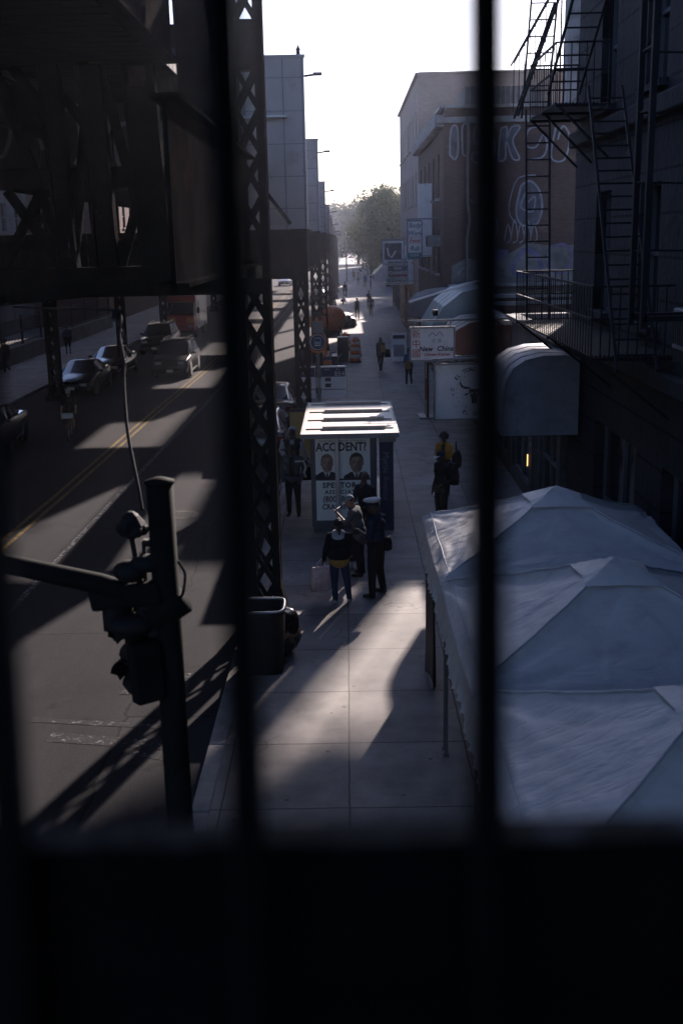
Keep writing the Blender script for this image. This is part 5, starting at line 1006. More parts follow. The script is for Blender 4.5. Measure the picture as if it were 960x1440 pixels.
# ---- bicycle
def bicycle(x, y, rz, label):
    r = thing('bicycle', label, 'bicycle', (x, y, RZ), rz); ST = mat('bike_frame', (.14, .05, .025), .4, .2)
    for yy, nm in ((-.52, 'wheel'), (.52, 'wheel')):
        mb = MB(); mb.mat(RUBBER); mb.tube([(0, yy+.335*math.cos(t*.2618), .345+.335*math.sin(t*.2618)) for t in range(25)], .02, 6, False); mb.mat(ALU)
        for k in range(12): a = k*math.pi/6; mb.bar((0, yy, .345), (0, yy+.32*math.cos(a), .345+.32*math.sin(a)), .004, .004, (1, 0, 0))
        mb.lathe([(.02, -.05), (.025, 0), (.02, .05)], (0, yy, .345), 8, 'x'); mb.build(nm, None, r)
    mb = MB(); 
    for a, b in (((0, -.42, .80), (0, .12, .82)), ((0, -.40, .70), (0, .05, .30)), ((0, .05, .30), (0, .17, .92)), ((0, .05, .30), (0, .52, .345)), ((0, .14, .80), (0, .52, .345)), ((0, -.40, .66), (0, -.52, .345)), ((0, -.40, .66), (0, -.36, 1.0))): mb.tube([a, b], .018, 8)
    mb.build('frame', ST, r); mb = MB(); mb.tube(smoothpath([(-.30, -.30, 1.06), (-.12, -.38, 1.03), (0, -.38, 1.02), (.12, -.38, 1.03), (.30, -.30, 1.06)], 4), .014, 6); mb.build('handlebar', BLACK, r)
    mb = MB(); mb.bbox(-.07, .07, .06, .32, .92, .98, .025); mb.build('saddle', BLACK, r); mb = MB(); mb.mat(ALU).bbox(-.2, .2, -.62, -.42, .82, 1.0, .02); mb.build('basket', BLACK, r)
    mb = MB(); mb.bar((-.1, .05, .30), (-.1, .05, .14), .02, .03); mb.bar((.1, .05, .30), (.1, .05, .46), .02, .03); mb.bbox(-.18, -.08, 0, .1, .12, .15, .005); mb.bbox(.08, .18, 0, .1, .45, .48, .005); mb.build('cranks', BLACK, r)
bicycle(-9.85, 38.4, rad(8), 'bicycle ridden by the person in the pale cap')

# ================================================================== FAR STREET FURNITURE
def lamp(label, x, y, h, arm):
    r = thing('street_lamp', label, 'street lamp', (x, y, 0), 0, 'tall lamp posts at the end of the street'); mb = MB(); mb.tube([(0, 0, 0), (0, 0, h*.5), (0, 0, h)], [.13, .10, .07], 10)
    for z in (h*.55, h*.72): mb.bar((-.5, 0, z), (.5, 0, z), .06, .06)
    mb.build('pole', GREY, r); mb = MB()
    if arm: mb.tube(smoothpath([(0, 0, h*.66), (arm*.4, 0, h*.73), (arm*.8, 0, h*.755), (arm, 0, h*.75)], 5), .06, 8); mb.build('arm', GREY, r); mb = MB(); mb.ell((arm*1.1, 0, h*.745), (.45, .2, .12), 12, 6); mb.build('lamp_head', GREY, r, True)
    return r
l1 = lamp('far lamp post with a long curved arm reaching over the pavement', 3.45, 190, 8.9, -3.0); lamp('far lamp post without an arm at the left of the pavement', -.02, 170, 7.4, 0)
for z in (3.2, 1.9): h_ = head(l1, (-.7, -.2, z), 0, 3)
# railing across the street
rl = thing('iron_railing', 'black iron railing on a low dark wall along the far pavement', 'railing', (-18.9, 70, 0)); mb = MB(); mb.bbox(-.18, .18, -13.5, 19, 0, .95, .03); mb.build('low_wall', DPLAST, rl); mb = MB()
for z in (1.1, 1.75, 2.4): mb.bar((0, -13.5, z), (0, 19, z), .05, .05)
k = -13.5
while k < 19: mb.bar((0, k, .95), (0, k, 2.4), .025, .025); k += .28
mb.build('rails', BLACK, rl)
for k in range(9): mb = MB(); mb.bar((0, -13.4+k*4, .9), (0, -13.4+k*4, 2.6), .09, .09); mb.build('post', BLACK, rl)
# ================================================================== PEOPLE
def cloth(name, c, var=.2, rough=.85): return mat(name, c, rough, 0, var, 5, .5, 14, .2)
SK = {'brown': mat('skin_brown', (.13, .065, .042), .55, 0, .12, 6), 'dark': mat('skin_dark', (.060, .032, .022), .5, 0, .12, 6), 'tan': mat('skin_tan', (.30, .17, .115), .55, 0, .1, 6)}
HAIRB = mat('hair_black', (.010, .009, .009), .5, 0, .3, 20, .6, 60); HAIRG = mat('hair_brown_grey', (.12, .095, .065), .6, 0, .35, 14, .6, 60)
CL = {k: cloth('cloth_'+k, c) for k, c in dict(black=(.012, .012, .014), navy=(.018, .024, .045), denim=(.030, .042, .075), grey=(.11, .11, .115), lightgrey=(.30, .31, .34), white=(.52, .52, .54), mustard=(.26, .16, .045), orange=(.50, .24, .035), blue=(.06, .12, .22), olive=(.05, .05, .035), charcoal=(.032, .032, .036), purple=(.07, .05, .08), slate=(.055, .062, .078)).items()}
SHOE = mat('shoe_black', (.014, .013, .013), .45, 0, .2); SHOEW = mat('shoe_pale', (.30, .30, .30), .6, 0, .3); EYE = mat('eye_dark', (.008, .007, .007), .3); LIP = mat('lip', (.10, .04, .035), .5)
ARM = {'down': ((.05, -.03, -.29), (.06, .06, -.54)), 'hip': ((.12, -.12, -.25), (.02, .10, -.36)), 'front': ((.05, .03, -.28), (-.08, .27, -.22)), 'fold': ((.06, .06, -.27), (-.24, .21, -.19)), 'pocket': ((.10, -.09, -.27), (.03, .06, -.47)),
       'fwd': ((.03, .12, -.26), (.03, .28, -.44)), 'back': ((.05, -.15, -.25), (.06, -.16, -.50)), 'up': ((.06, .18, -.18), (-.06, .34, .02)), 'bars': ((.05, .20, -.20), (.06, .42, -.30)), 'carry': ((.09, -.05, -.28), (.14, .08, -.50))}
LEG = {'stand': (((.11, .015, .50), (.115, -.02, .085)), ((.11, .015, .50), (.115, -.02, .085))), 'wide': (((.15, .02, .50), (.19, .0, .085)), ((.14, .02, .50), (.17, -.04, .085))), 'weight': (((.10, .02, .50), (.09, -.02, .085)), ((.14, .08, .50), (.18, .08, .085))),
       'stride': (((.09, .16, .51), (.09, .24, .085)), ((.09, .03, .49), (.09, -.27, .15))), 'stridel': (((.09, .03, .49), (.09, -.27, .15)), ((.09, .16, .51), (.09, .24, .085))), 'ride': (((.13, .32, .82), (.12, .20, .42)), ((.13, .30, .60), (.12, .08, .20))), 'squat': (((.17, .36, .42), (.13, .10, .085)), ((.17, .36, .42), (.13, .10, .085)))}
def capsule(mb, p, q, r0, r1, n=10):
    p, q = Vector(p), Vector(q); d = (q-p); L = d.length; d = d/L if L > 1e-6 else Vector((0, 0, 1)); pts, rs = [], []
    for k in (-1, -.8, -.45): pts.append(p+d*r0*k); rs.append(r0*math.sqrt(max(.002, 1-k*k)))
    pts.append(p); rs.append(r0); pts.append(q); rs.append(r1)
    for k in (.45, .8, 1): pts.append(q+d*r1*k); rs.append(r1*math.sqrt(max(.002, 1-k*k)))
    mb.tube(pts, rs, n)
def person(label, x, y, deg, h=1.75, skin='brown', top='black', legs='black', shoes=SHOE, hair='short', hairm=None, arms=('down', 'down'), leg='stand', lean=0.0, turn=0.0, nod=0.0, bulk=1.0, hem=.93, sleeve=1.0, zoff=0.0, voxel=.011, inner=None, group='people on the pavement', hemcol=None, pel=None, female=False, shorts=False, band=None):
    s = h/1.75; z0 = 0 if pel is None else pel-.95
    r = thing('person', label, 'person', (x, y, zoff), rad(deg), group); r.scale = (s, s, s)
    prims = []; RT = Matrix.Rotation(-lean, 3, 'X'); piv = Vector((0, 0, .95))
    T = lambda v: RT @ (Vector(v)-piv) + piv + Vector((0, 0, z0))
    def C(p, q, r0, r1, t, tr=True): prims.append(('C', T(p) if tr else Vector(p), T(q) if tr else Vector(q), r0, r1, t))
    def E(c, rr, t, rot=None): prims.append(('E', c, rr, None, rot, t))
    sw = .17 if female else .19; B = bulk
    E(T((0, 0, .97)), (.165*B, .12*B, .13), 'legs', RT); E(T((0, .0, 1.12)), (.15*B, .11*B, .2), 'top', RT); E(T((0, .005, 1.31)), (.17*B, .118*B, .18), 'top', RT)
    if hem < .93: E(T((0, 0, (hem+1.05)/2)), (.175*B, .128*B, (1.05-hem)/2+.03), 'hem' if hemcol else 'top', RT)
    if hemcol: E(T((0, 0, 1.06)), (.205*B, .155*B, .20), 'top', RT)
    for sx in (-1, 1): C((sx*.04, -.005, 1.43), (sx*sw, -.01, 1.405), .07*B, .062*B, 'top')
    if inner:
        C((0, .085*B, 1.42), (0, .10*B, 1.05), .055, .055, 'inner')
    C((0, -.01, 1.44), (0, .015, 1.56), .058, .052, 'skin')
    HR = RT @ Matrix.Rotation(turn, 3, 'Z') @ Matrix.Rotation(-nod, 3, 'X'); hp = Vector((0, .0, 1.53))
    Hd = lambda v: T(hp) + HR @ (Vector(v)-hp)
    E(Hd((0, .015, 1.655)), (.076, .097, .10), 'skin', HR); E(Hd((0, .045, 1.59)), (.060, .070, .075), 'skin', HR)
    prims.append(('C', Hd((0, .112, 1.645)), Hd((0, .128, 1.612)), .010, .016, 'skin')); E(Hd((0, .095, 1.668)), (.055, .02, .014), 'skin', HR)
    for sx in (-1, 1): E(Hd((sx*.078, .005, 1.63)), (.013, .026, .034), 'skin', HR); E(Hd((sx*.03, .104, 1.648)), (.017, .012, .010), 'eye', HR)
    E(Hd((0, .108, 1.572)), (.026, .012, .009), 'lip', HR)
    hands = []
    for sx, an in zip((-1, 1), arms):
        e_, w_ = ARM[an] if isinstance(an, str) else an
        S_ = Vector((sx*sw, -.01, 1.405)); el = S_+Vector((sx*e_[0], e_[1], e_[2])); wr = S_+Vector((sx*w_[0], w_[1], w_[2]))
        C(S_, el, .060*B, .048*B, 'top'); q = el+(wr-el)*.98
        C(el, q, .047*B if sleeve > .6 else .042, .036*B if sleeve > .6 else .029, 'top' if sleeve > .6 else 'skin')
        d = (wr-el).normalized(); side = Vector((-sx, .25, 0)); side = (side-d*side.dot(d)).normalized(); nn = d.cross(side)
        pc = wr+d*.075; C(wr+d*.01, pc, .026, .032, 'skin'); C(wr+d*.03+side*.02, pc+side*.018, .018, .02, 'skin'); C(wr+d*.03-side*.02, pc-side*.018, .018, .02, 'skin')
        for k, (off, ln) in enumerate(((-.030, .055), (-.010, .072), (.010, .078), (.030, .068))):
            a = pc+side*off+d*.01; m_ = a+d*ln*.55+nn*.006*sx; C(a, m_, .0095, .009, 'skin'); C(m_, m_+d*ln*.35-nn*.02*sx, .009, .008, 'skin')
        a = wr+d*.03+side*.03; C(a, a+d*.045+side*.035, .012, .010, 'skin'); hands.append(T(pc+d*.04))
    for sx, (kn, ak) in zip((-1, 1), LEG[leg]):
        hpz = Vector((sx*.088, 0, .95)); K = Vector((sx*kn[0], kn[1], kn[2])); A = Vector((sx*ak[0], ak[1], ak[2]))
        if pel is not None: hpz = Vector((sx*.088, 0, pel-.02))
        C(hpz, K, .090*B, .064*B, 'legs', False); C(K, A+Vector((0, 0, .015)), .060*B if not shorts else .052, .046*B if not shorts else .036, 'legs' if not shorts else 'skin', False)
        if shorts: C(hpz, K, .095, .075, 'legs', False)
        ft = Vector((0, 1, 0)); zz = A.z-.085; C(A+Vector((0, -.03, -.04)), A+Vector((sx*.02, .15, -.052)), .042, .034, 'shoes', False); C(A+Vector((0, 0, .0)), A+Vector((0, .02, -.04)), .045, .046, 'shoes', False); C(A+Vector((sx*.005, .06, -.045)), A+Vector((sx*.02, .14, -.05)), .044, .036, 'shoes', False)
    mb = MB()
    for P in prims:
        if P[0] == 'C': capsule(mb, P[1], P[2], P[3], P[4])
        else: mb.ell(P[1], P[2], 16, 10, P[4])
    tmp = mb.build('tmp'); md = tmp.modifiers.new('r', 'REMESH'); md.mode = 'VOXEL'; md.voxel_size = voxel
    sm = tmp.modifiers.new('s', 'SMOOTH'); sm.factor = .5; sm.iterations = 3 if voxel < .015 else 1
    bpy.context.view_layer.update()
    me = bpy.data.meshes.new_from_object(tmp.evaluated_get(bpy.context.evaluated_depsgraph_get())); bpy.data.objects.remove(tmp)
    keys = ['skin', 'top', 'legs', 'shoes', 'eye', 'lip', 'hem', 'inner']; ms = [SK[skin], CL[top], CL[legs], shoes, EYE, LIP, CL[hemcol or top], CL[inner or top]]
    me.materials.clear(); [me.materials.append(m) for m in ms]; idx = []
    import numpy as np
    n = len(me.polygons); cen = np.empty(n*3); me.polygons.foreach_get('center', cen); cen = cen.reshape(n, 3); best = np.full(n, 9.0); bi = np.zeros(n, dtype=np.int32)
    for P in prims:
        if P[0] == 'C':
            p, q = np.array(P[1]), np.array(P[2]); d = q-p; t = np.clip(((cen-p)@d)/max(d@d, 1e-9), 0, 1); D = np.linalg.norm(cen-(p+t[:, None]*d), axis=1)-(P[3]+(P[4]-P[3])*t)
        else:
            R3 = np.array(P[4]) if P[4] is not None else np.eye(3); v = (cen-np.array(P[1]))@R3; D = (np.linalg.norm(v/np.array(P[2]), axis=1)-1)*min(P[2])
        if P[5] in ('eye', 'lip', 'inner'): D = D-.004
        k = keys.index(P[5]); m = D < best; best[m] = D[m]; bi[m] = k
    me.polygons.foreach_set('material_index', bi); me.polygons.foreach_set('use_smooth', [True]*n); me.update()
    o = bpy.data.objects.new('body', me); COL.objects.link(o); o.parent = r
    hm = hairm or HAIRB
    def shell(r_, zlo, c=(0, .0, 1.665), front=.055, nm='hair', m=hm, jit=.006):
        mb = MB().mat(m, True); ns, nr = 22, 10; vs = []
        rn = random.Random(int(x*100+y*10))
        for i in range(nr+1):
            for k in range(ns):
                t = 2*math.pi*k/ns; ph = math.pi*.62*i/nr; v = Vector((r_[0]*math.sin(ph)*math.cos(t), r_[1]*math.sin(ph)*math.sin(t), r_[2]*math.cos(ph)))
                lim = zlo+(front if math.sin(t) > .45 else 0)
                if v.z < lim: v.z = lim
                v += Vector((rn.uniform(-jit, jit), rn.uniform(-jit, jit), rn.uniform(-jit, jit))); vs.append(Hd(Vector(c)+v))
        mb.add(vs, [(i*ns+k, (i+1)*ns+k, (i+1)*ns+(k+1) % ns, i*ns+(k+1) % ns) for i in range(nr) for k in range(ns)]); return mb.build(nm, None, r)
    if hair in ('short', 'bun', 'long', 'afro', 'cap', 'peaked', 'bob'):
        if hair == 'afro': shell((.13, .14, .14), -.05, front=.07, jit=.012)
        elif hair in ('cap', 'peaked'): shell((.081, .100, .09), -.04, front=.05)
        else: shell((.086, .108, .112), -.055 if hair != 'bob' else -.09, front=.075)
    if hair == 'bun': mb = MB().mat(hm, True); mb.ell(Hd((0, -.10, 1.70)), (.055, .055, .06), 12, 8); mb.tube([Hd((0, -.10, 1.68)), Hd((0, -.13, 1.58)), Hd((0, -.12, 1.45))], [.045, .04, .015], 8); mb.build('hair_bun', None, r)
    if hair == 'long':
        mb = MB().mat(hm, True); mb.loft([[Hd((.085*math.cos(t)*k, -.055+.075*math.sin(t)*k2, zz)) for t in [2*math.pi*i/14 for i in range(14)]] for zz, k, k2 in ((1.70, .9, .7), (1.60, 1.1, .9), (1.48, 1.35, .95), (1.36, 1.3, .8), (1.24, 1.0, .6), (1.18, .6, .3))]); mb.build('long_hair', None, r)
    def capp(m, brimm=None, peaked=False):
        mb = MB().mat(m, True)
        if peaked:
            mb.loft([[Hd((.088*math.cos(t), .008+.105*math.sin(t), 1.695)) for t in [2*math.pi*i/20 for i in range(20)]], [Hd((.090*math.cos(t), .008+.107*math.sin(t), 1.735)) for t in [2*math.pi*i/20 for i in range(20)]]]); mb.mat(CL['white'])
            mb.loft([[Hd((k*.1*math.cos(t), .008+k*.118*math.sin(t), zz+.02*math.sin(t))) for t in [2*math.pi*i/20 for i in range(20)]] for k, zz in ((.92, 1.736), (1.32, 1.765), (1.36, 1.785), (1.2, 1.80), (.3, 1.805))]); mb.mat(BLACK)
            mb.add([Hd((.08*math.sin(a), .07+.08*math.cos(a), 1.695)) for a in [-1.1+2.2*i/10 for i in range(11)]]+[Hd((.085*math.sin(a), .10+.115*math.cos(a), 1.672)) for a in [-1.1+2.2*i/10 for i in range(11)]], [(i, i+1, 12+i, 11+i) for i in range(10)])
        else:
            mb.loft([[Hd((.088*math.sin(ph)*math.cos(t), .005+.108*math.sin(ph)*math.sin(t), 1.675+.105*math.cos(ph))) for t in [2*math.pi*i/20 for i in range(20)]] for ph in (1.62, 1.3, 1.0, .6, .25, .03)]); mb.mat(brimm or m)
            mb.add([Hd((.082*math.sin(a), .03+.075*math.cos(a), 1.685)) for a in [-1.2+2.4*i/10 for i in range(11)]]+[Hd((.078*math.sin(a), .10+.10*math.cos(a), 1.668)) for a in [-1.2+2.4*i/10 for i in range(11)]], [(i, i+1, 12+i, 11+i) for i in range(10)])
        mb.build('cap', None, r)
    if hair == 'cap': capp(CL[band or 'navy'], CL['white'] if band != 'lightgrey' else CL['lightgrey'])
    if hair == 'peaked': capp(CL['navy'], None, True)
    if hair == 'hood':
        mb = MB().mat(CL['lightgrey'], True); ns = 18; rings = []
        for yy, k in ((.095, .86), (.075, 1.0), (.02, 1.12), (-.05, 1.12), (-.10, .85), (-.125, .35)): rings.append([Hd((.105*k*math.cos(t), yy-.02*math.sin(t), 1.635+.14*k*math.sin(t)-(.05 if math.sin(t) < -.5 else 0))) for t in [2*math.pi*i/ns for i in range(ns)]])
        mb.loft(rings, True, False); mb.add(rings[-1], [tuple(range(ns))]); mb.build('hood', None, r)
    if hair == 'collar' or band == 'collar':
        mb = MB().mat(CL['lightgrey'], True); mb.loft([[T((k*.13*math.cos(t), -.02+k*.11*math.sin(t), zz-.06*max(0, -math.sin(t))*f)) for t in [2*math.pi*i/18 for i in range(18)]] for k, zz, f in ((1.15, 1.44, 1.3), (1.12, 1.48, .8), (.85, 1.52, .3), (.6, 1.52, 0))], True, False); mb.build('hood_collar', None, r)
    M4 = Matrix.Translation((x, y, zoff)) @ Matrix.Rotation(rad(deg), 4, 'Z') @ Matrix.Scale(s, 4)
    return r, [M4 @ p for p in hands], M4, T
def bagobj(name, label, c, w, d, h, m, rz=0, straps=None, sm=None, cat='bag', taper=.85):
    mb = MB().mat(m, True); mb.loft([[(w/2*k*p[0], d/2*k2*p[1], z) for p in [(math.copysign(abs(math.cos(t))**.5, math.cos(t)), math.copysign(abs(math.sin(t))**.6, math.sin(t))) for t in [2*math.pi*i/20 for i in range(20)]]] for z, k, k2 in ((0, .7, .6), (.03*h, .95, .95), (h*.4, 1.0, 1.05), (h*.8, .95*taper+.05, .8), (h*.97, taper, .4), (h, taper*.98, .25))])
    o = mb.build(name); o.location = c; o.rotation_euler = (0, 0, rz); tag(o, label, cat)
    if straps:
        mb = MB(); [mb.tube(smoothpath(s_, 5), .012, 6) for s_ in straps]; mb.build('strap', sm or m, o)
    return o
# ---- around the shelter
p, hd, M4, T = person('person seen from behind in a black jacket with pale hood and mustard hem', -.24, 19.45, -6, 1.62, 'brown', 'black', 'denim', SHOEW, 'bun', arms=('carry', 'fwd'), leg='weight', bulk=1.22, hem=.78, hemcol='mustard', turn=.25, band='collar', female=True, voxel=.010)
bagobj('tote_bag', 'pink and white printed tote bag held by the person in the mustard hemmed jacket', hd[0]+Vector((-.05, -.04, -.52)), .40, .16, .46, mat('tote_print', (.60, .42, .40), .7, 0, .3, 9, dirt=(.62, .6, .58), dscale=6), rad(20), straps=[[(-.10, 0, .44), (-.03, 0, .56), (.04, 0, .60), (.09, 0, .44)]], sm=CL['white'])
mb = MB(); mb.mat(CL['white']); mb.loft([[(-.06+a*.03, -.05, b) for a, b in ((-1, 0), (1, 0))], [(-.01+a*.05, -.12, .3+b) for a, b in ((-1, 0), (1, 0))], [(.02+a*.07, -.10, .62+b) for a, b in ((-1, 0), (1, 0))]], False, False)
p, hd, M4, T = person('police officer in dark navy uniform with white topped peaked cap', .46, 19.9, 62, 1.84, 'dark', 'navy', 'black', SHOE, 'peaked', arms=('front', 'fwd'), leg='wide', bulk=1.36, sleeve=.5, nod=.25, turn=.2, voxel=.010)
bl = T((0, 0, 0)); c = M4 @ Vector((-.02, -.24, .88))
mb = MB(); mb.mat(CL['white'], False).flat([(-.045, -.06), (.045, -.06), (.05, .02), (0, .06), (-.05, .02)], M4 @ Vector((.262, -.01, 1.30)), Matrix.Rotation(rad(62), 3, 'Z') @ Vector((0, 1, 0)), (0, 0, 1), .008)
bagobj('belt_pouch', 'black square pouch on the back of the police belt', M4 @ Vector((.05, -.20, .86))+Vector((0, 0, 0)), .20, .13, .26, CL['black'], rad(62), cat='pouch')
p, hd, M4, T = person('person in a grey coat and pale cap bent over beside the police officer', .16, 21.2, 75, 1.66, 'tan', 'grey', 'charcoal', SHOE, 'cap', arms=('up', 'front'), leg='stand', bulk=1.2, hem=.70, lean=.22, nod=.35, band='lightgrey', sleeve=.5)
mb = MB(); mb.mat(WHITE).bbox(-.10, .10, -.004, .004, -.03, .11, .002); o_ = mb.build('paper_slip'); o_.location = hd[0]+Vector((0, 0, .0)); o_.rotation_euler = (.9, 0, 1.2); tag(o_, 'small white slip of paper held up by the person in the pale cap', 'paper')
person('person with short brown grey hair mostly hidden behind the police officer', .30, 23.0, 150, 1.72, 'brown', 'charcoal', 'charcoal', SHOE, 'short', HAIRG, arms=('down', 'fwd'), bulk=1.1)
ct = thing('shopping_cart', 'dark folding shopping cart with small white wheels at the feet of the grey coated person', 'cart', (-.02, 21.75, 0), rad(10)); mb = MB(); mb.bbox(-.2, .2, -.14, .14, .16, .78, .03); mb.build('cloth_body', CL['charcoal'], ct); mb = MB()
for s in (-1, 1): mb.tube(smoothpath([(s*.19, .17, .08), (s*.19, .16, .9), (s*.17, .22, 1.0)], 4), .011, 6)
mb.tube([(-.17, .22, 1.0), (.17, .22, 1.0)], .013, 6); mb.bar((-.2, -.12, .16), (.2, -.12, .16), .02, .02); mb.build('frame', GREY, ct)
for s in (-1, 1): mb = MB(); mb.mat(REFL).lathe([(.01, -.015), (.075, -.015), (.085, 0), (.075, .015), (.01, .015)], (s*.1-.02, -.20, .085), 16, 'y'); mb.build('wheel', None, ct)
# ---- left of the shelter
p, hd, M4, T = person('person in a dark jacket with a white chevron sleeve stripe standing by the shelter', -1.40, 26.2, 172, 1.76, 'dark', 'slate', 'black', SHOE, 'short', arms=('pocket', 'down'), leg='stand', bulk=1.24, nod=.15, turn=-.3, inner='black', hem=.86)
q = MB(); q.mat(CL['white'])
zz = [(-.235, -.05, 1.36), (-.285, -.02, 1.22), (-.255, .01, 1.10), (-.29, .04, .98)]
q.tube([(-.10, .17, 1.38)]+[(a*1.17, b+.075, c) for a, b, c in zz], .024, 6); q.build('sleeve_stripe', None, p)
cn = MB(); cn.mat(BLACK); a = hd[1]; cn.tube([a+Vector((0, 0, .05)), a+Vector((-.12, -.06, -.42)), Vector((a.x-.20, a.y-.1, .01))], .014, 8); cn.bar(a+Vector((-.06, 0, .06)), a+Vector((.07, 0, .06)), .03, .03); tag(cn.build('walking_stick'), 'thin dark walking stick in the hand of the person in the striped jacket', 'walking stick')
cp = MB(); cp.mat(WHITE, True).lathe([(.03, 0), (.04, .10), (.042, .105), (.01, .11)], (0, 0, 0), 14); o_ = cp.build('paper_cup'); o_.location = a+Vector((.03, -.06, -.02)); tag(o_, 'white paper cup held low by the person in the striped jacket', 'cup')
p, hd, M4, T = person('person in a light grey hood and dark padded vest walking along the kerb', -1.50, 28.4, 178, 1.80, 'dark', 'charcoal', 'charcoal', SHOE, 'hood', arms=('carry', 'hip'), leg='stride', bulk=1.22, inner='lightgrey', nod=.1)
for sx, an in ((-1, 'carry'), (1, 'hip')):
    q = MB(); q.mat(CL['lightgrey'], True); e_, w_ = ARM[an]; S_ = Vector((sx*.19, -.01, 1.405)); el = S_+Vector((sx*e_[0], e_[1], e_[2])); wr = S_+Vector((sx*w_[0], w_[1], w_[2])); q.tube([T(S_+Vector((sx*.03, 0, .02))), T(S_.lerp(el, .5)), T(el), T(el.lerp(wr, .5)), T(wr)], [.078, .078, .068, .060, .05], 12); q.build('sleeve', None, p)
bagobj('handbag', 'black shoulder bag hanging beside the hooded person', hd[0]+Vector((.02, -.12, -.36)), .36, .2, .34, CL['black'], .2, straps=[[(-.12, 0, .32), (0, 0, .46), (.12, 0, .32)]])
person('dark figure half hidden behind the hooded person near the kerb', -1.62, 33.0, 170, 1.7, 'dark', 'black', 'black', SHOE, 'afro', arms=('down', 'down'), bulk=1.15)
# ---- by the tents
p, hd, M4, T = person('person with curly dark hair in an orange shirt looking at something in their hand', 2.42, 27.9, 160, 1.68, 'dark', 'orange', 'black', SHOE, 'afro', arms=('front', 'front'), leg='weight', bulk=1.2, nod=.3, inner='olive', female=True)
bagobj('handbag', 'big black shoulder bag of the person in the orange shirt', M4 @ Vector((-.33, -.05, .82)), .42, .2, .42, CL['black'], 1.2, straps=[[(-.12, 0, .4), (-.02, .02, .68), (.10, .03, .4)]])
mb = MB(); mb.mat(WHITE).bbox(-.05, .05, -.14, .14, -.006, .006, .003); o_ = mb.build('folded_paper'); o_.location = hd[1]+Vector((-.02, -.05, .03)); o_.rotation_euler = (.3, 0, -.6); tag(o_, 'white folded paper in the hand of the person in orange', 'paper')
p, hd, M4, T = person('person all in black with a blue cap and pale brim beside the far tent corner', 2.10, 24.9, 120, 1.78, 'dark', 'black', 'black', SHOE, 'cap', arms=('hip', 'down'), leg='stand', bulk=1.30, nod=.2, hem=.80)
bagobj('backpack', 'bulky black backpack on the person with the blue cap', M4 @ Vector((0, -.29, .95)), .38, .22, .52, CL['black'], rad(120))
# ---- up the pavement
p, hd, M4, T = person('person with long dark hair and a yellow bag walking away on the pavement', 1.62, 55.5, 10, 1.70, 'brown', 'black', 'black', SHOE, 'long', arms=('back', 'fwd'), leg='stridel', bulk=1.15, hem=.72, voxel=.018, female=True)
bagobj('shoulder_bag', 'mustard yellow bag slung on the back of the long haired person', M4 @ Vector((.10, -.18, 1.02)), .26, .12, .34, CL['mustard'], .3); bagobj('handbag', 'black tote swinging at the side of the long haired person', M4 @ Vector((.36, .0, .72)), .30, .18, .42, CL['black'], .2)
p, hd, M4, T = person('person in a blue top and dark leggings under the New China sign', 2.74, 50.2, 4, 1.66, 'brown', 'blue', 'charcoal', SHOE, 'bob', arms=('front', 'front'), leg='stride', bulk=1.1, voxel=.018, female=True)
bagobj('shoulder_bag', 'yellow bag on the back of the person in the blue top', M4 @ Vector((-.05, -.18, .78)), .24, .12, .40, CL['mustard'], 0)
p, hd, M4, T = person('person in a white shirt with a dark backpack walking away in mid pavement', .80, 92.0, 0, 1.76, 'tan', 'white', 'charcoal', SHOE, 'short', arms=('down', 'down'), leg='stand', voxel=.025, bulk=1.05)
bagobj('backpack', 'dark backpack worn over the white shirt in mid pavement', M4 @ Vector((0, -.20, 1.0)), .34, .2, .52, CL['navy'])
person('person in dark clothes walking close to the shop fronts far up the pavement', 1.98, 94.5, 178, 1.78, 'dark', 'purple', 'black', SHOE, 'short', arms=('down', 'fwd'), leg='stride', voxel=.025)
person('person in white and navy standing at the kerb far up the sunlit pavement', -.22, 125.4, 5, 1.78, 'brown', 'navy', 'navy', SHOE, 'short', arms=('down', 'down'), leg='wide', voxel=.03, inner='white')
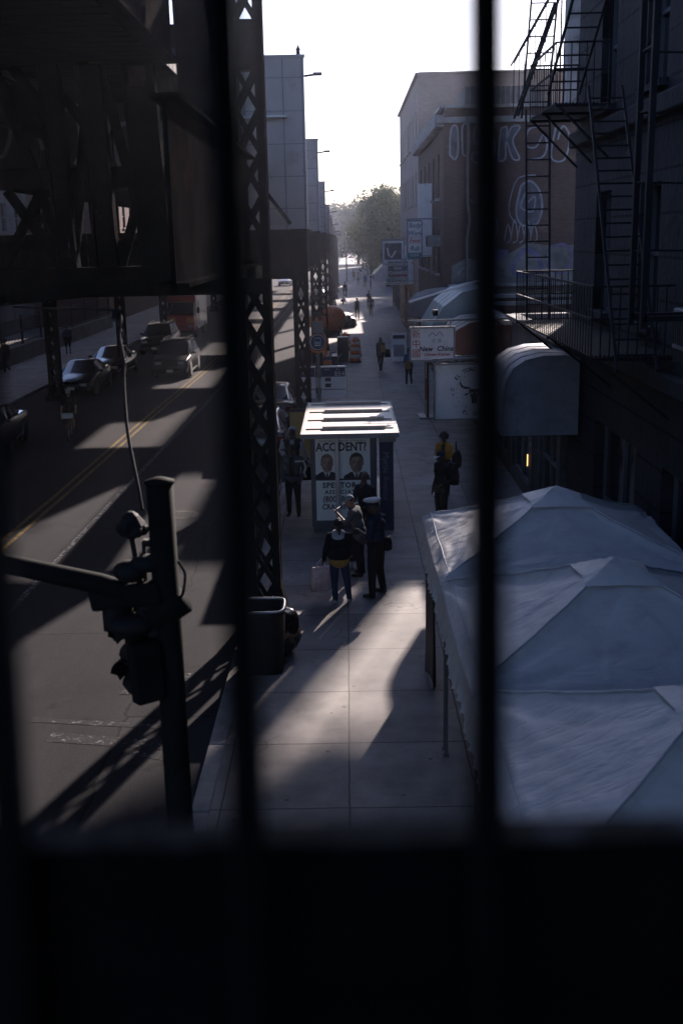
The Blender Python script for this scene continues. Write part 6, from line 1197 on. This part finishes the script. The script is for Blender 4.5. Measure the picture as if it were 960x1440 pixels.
person('person in white crouching at the kerb beyond the dark heap', -.55, 113.4, 260, 1.7, 'tan', 'white', 'charcoal', SHOE, 'short', arms=('bars', 'bars'), leg='squat', pel=.36, lean=.6, voxel=.025, bulk=1.15)
for k, (px, py, dg, tp, lg, lab) in enumerate([(1.6, 158, 0, 'white', 'lightgrey', 'far person in white at the end of the pavement'), (2.4, 150, 180, 'blue', 'navy', 'far person in blue by the last shop front'), (1.0, 172, 180, 'grey', 'charcoal', 'far person in grey near the lamp posts'), (3.0, 142, 90, 'lightgrey', 'denim', 'far person in pale grey beside the shop wall'), (2.0, 104, 180, 'black', 'black', 'person in black standing in front of the low pale brick shop')]):
    person(lab, px, py, dg, 1.74, 'brown', tp, lg, SHOE, 'short', arms=('down', 'fwd'), leg=('stride', 'stand', 'stridel', 'wide', 'stand')[k], voxel=.03)
# ---- across the street
person('person in a long dark coat walking on the far pavement at the left edge', -18.0, 58.2, 150, 1.76, 'dark', 'black', 'black', SHOEW, 'afro', arms=('down', 'fwd'), leg='stride', bulk=1.3, hem=.6, voxel=.02)
person('person in a grey blue top and shorts on the far pavement by the lattice column', -17.1, 67.8, 20, 1.74, 'dark', 'denim', 'black', SHOE, 'short', arms=('down', 'down'), leg='stand', bulk=1.15, voxel=.02, shorts=True)
person('cyclist in a dark shirt and pale cap riding toward the bridge', -9.85+.02, 38.52, 188, 1.74, 'tan', 'black', 'charcoal', SHOE, 'cap', arms=('bars', 'bars'), leg='ride', pel=1.02, lean=.25, band='lightgrey', sleeve=.5, zoff=RZ, voxel=.014, shorts=True)

# ================================================================== AIR
mb = MB(); mb.box(-60, 60, -6, 330, -1.2, 26)
hz = mb.build('haze'); tag(hz, kind='stuff')
m = bpy.data.materials.new('haze'); m.use_nodes = True; t = m.node_tree; t.nodes.clear(); out = t.nodes.new('ShaderNodeOutputMaterial'); pv = t.nodes.new('ShaderNodeVolumePrincipled')
pv.inputs['Color'].default_value = (.74, .80, 1.0, 1); pv.inputs['Density'].default_value = HAZE; pv.inputs['Anisotropy'].default_value = .78
t.links.new(pv.outputs[0], out.inputs['Volume']); hz.data.materials.clear(); hz.data.materials.append(m)
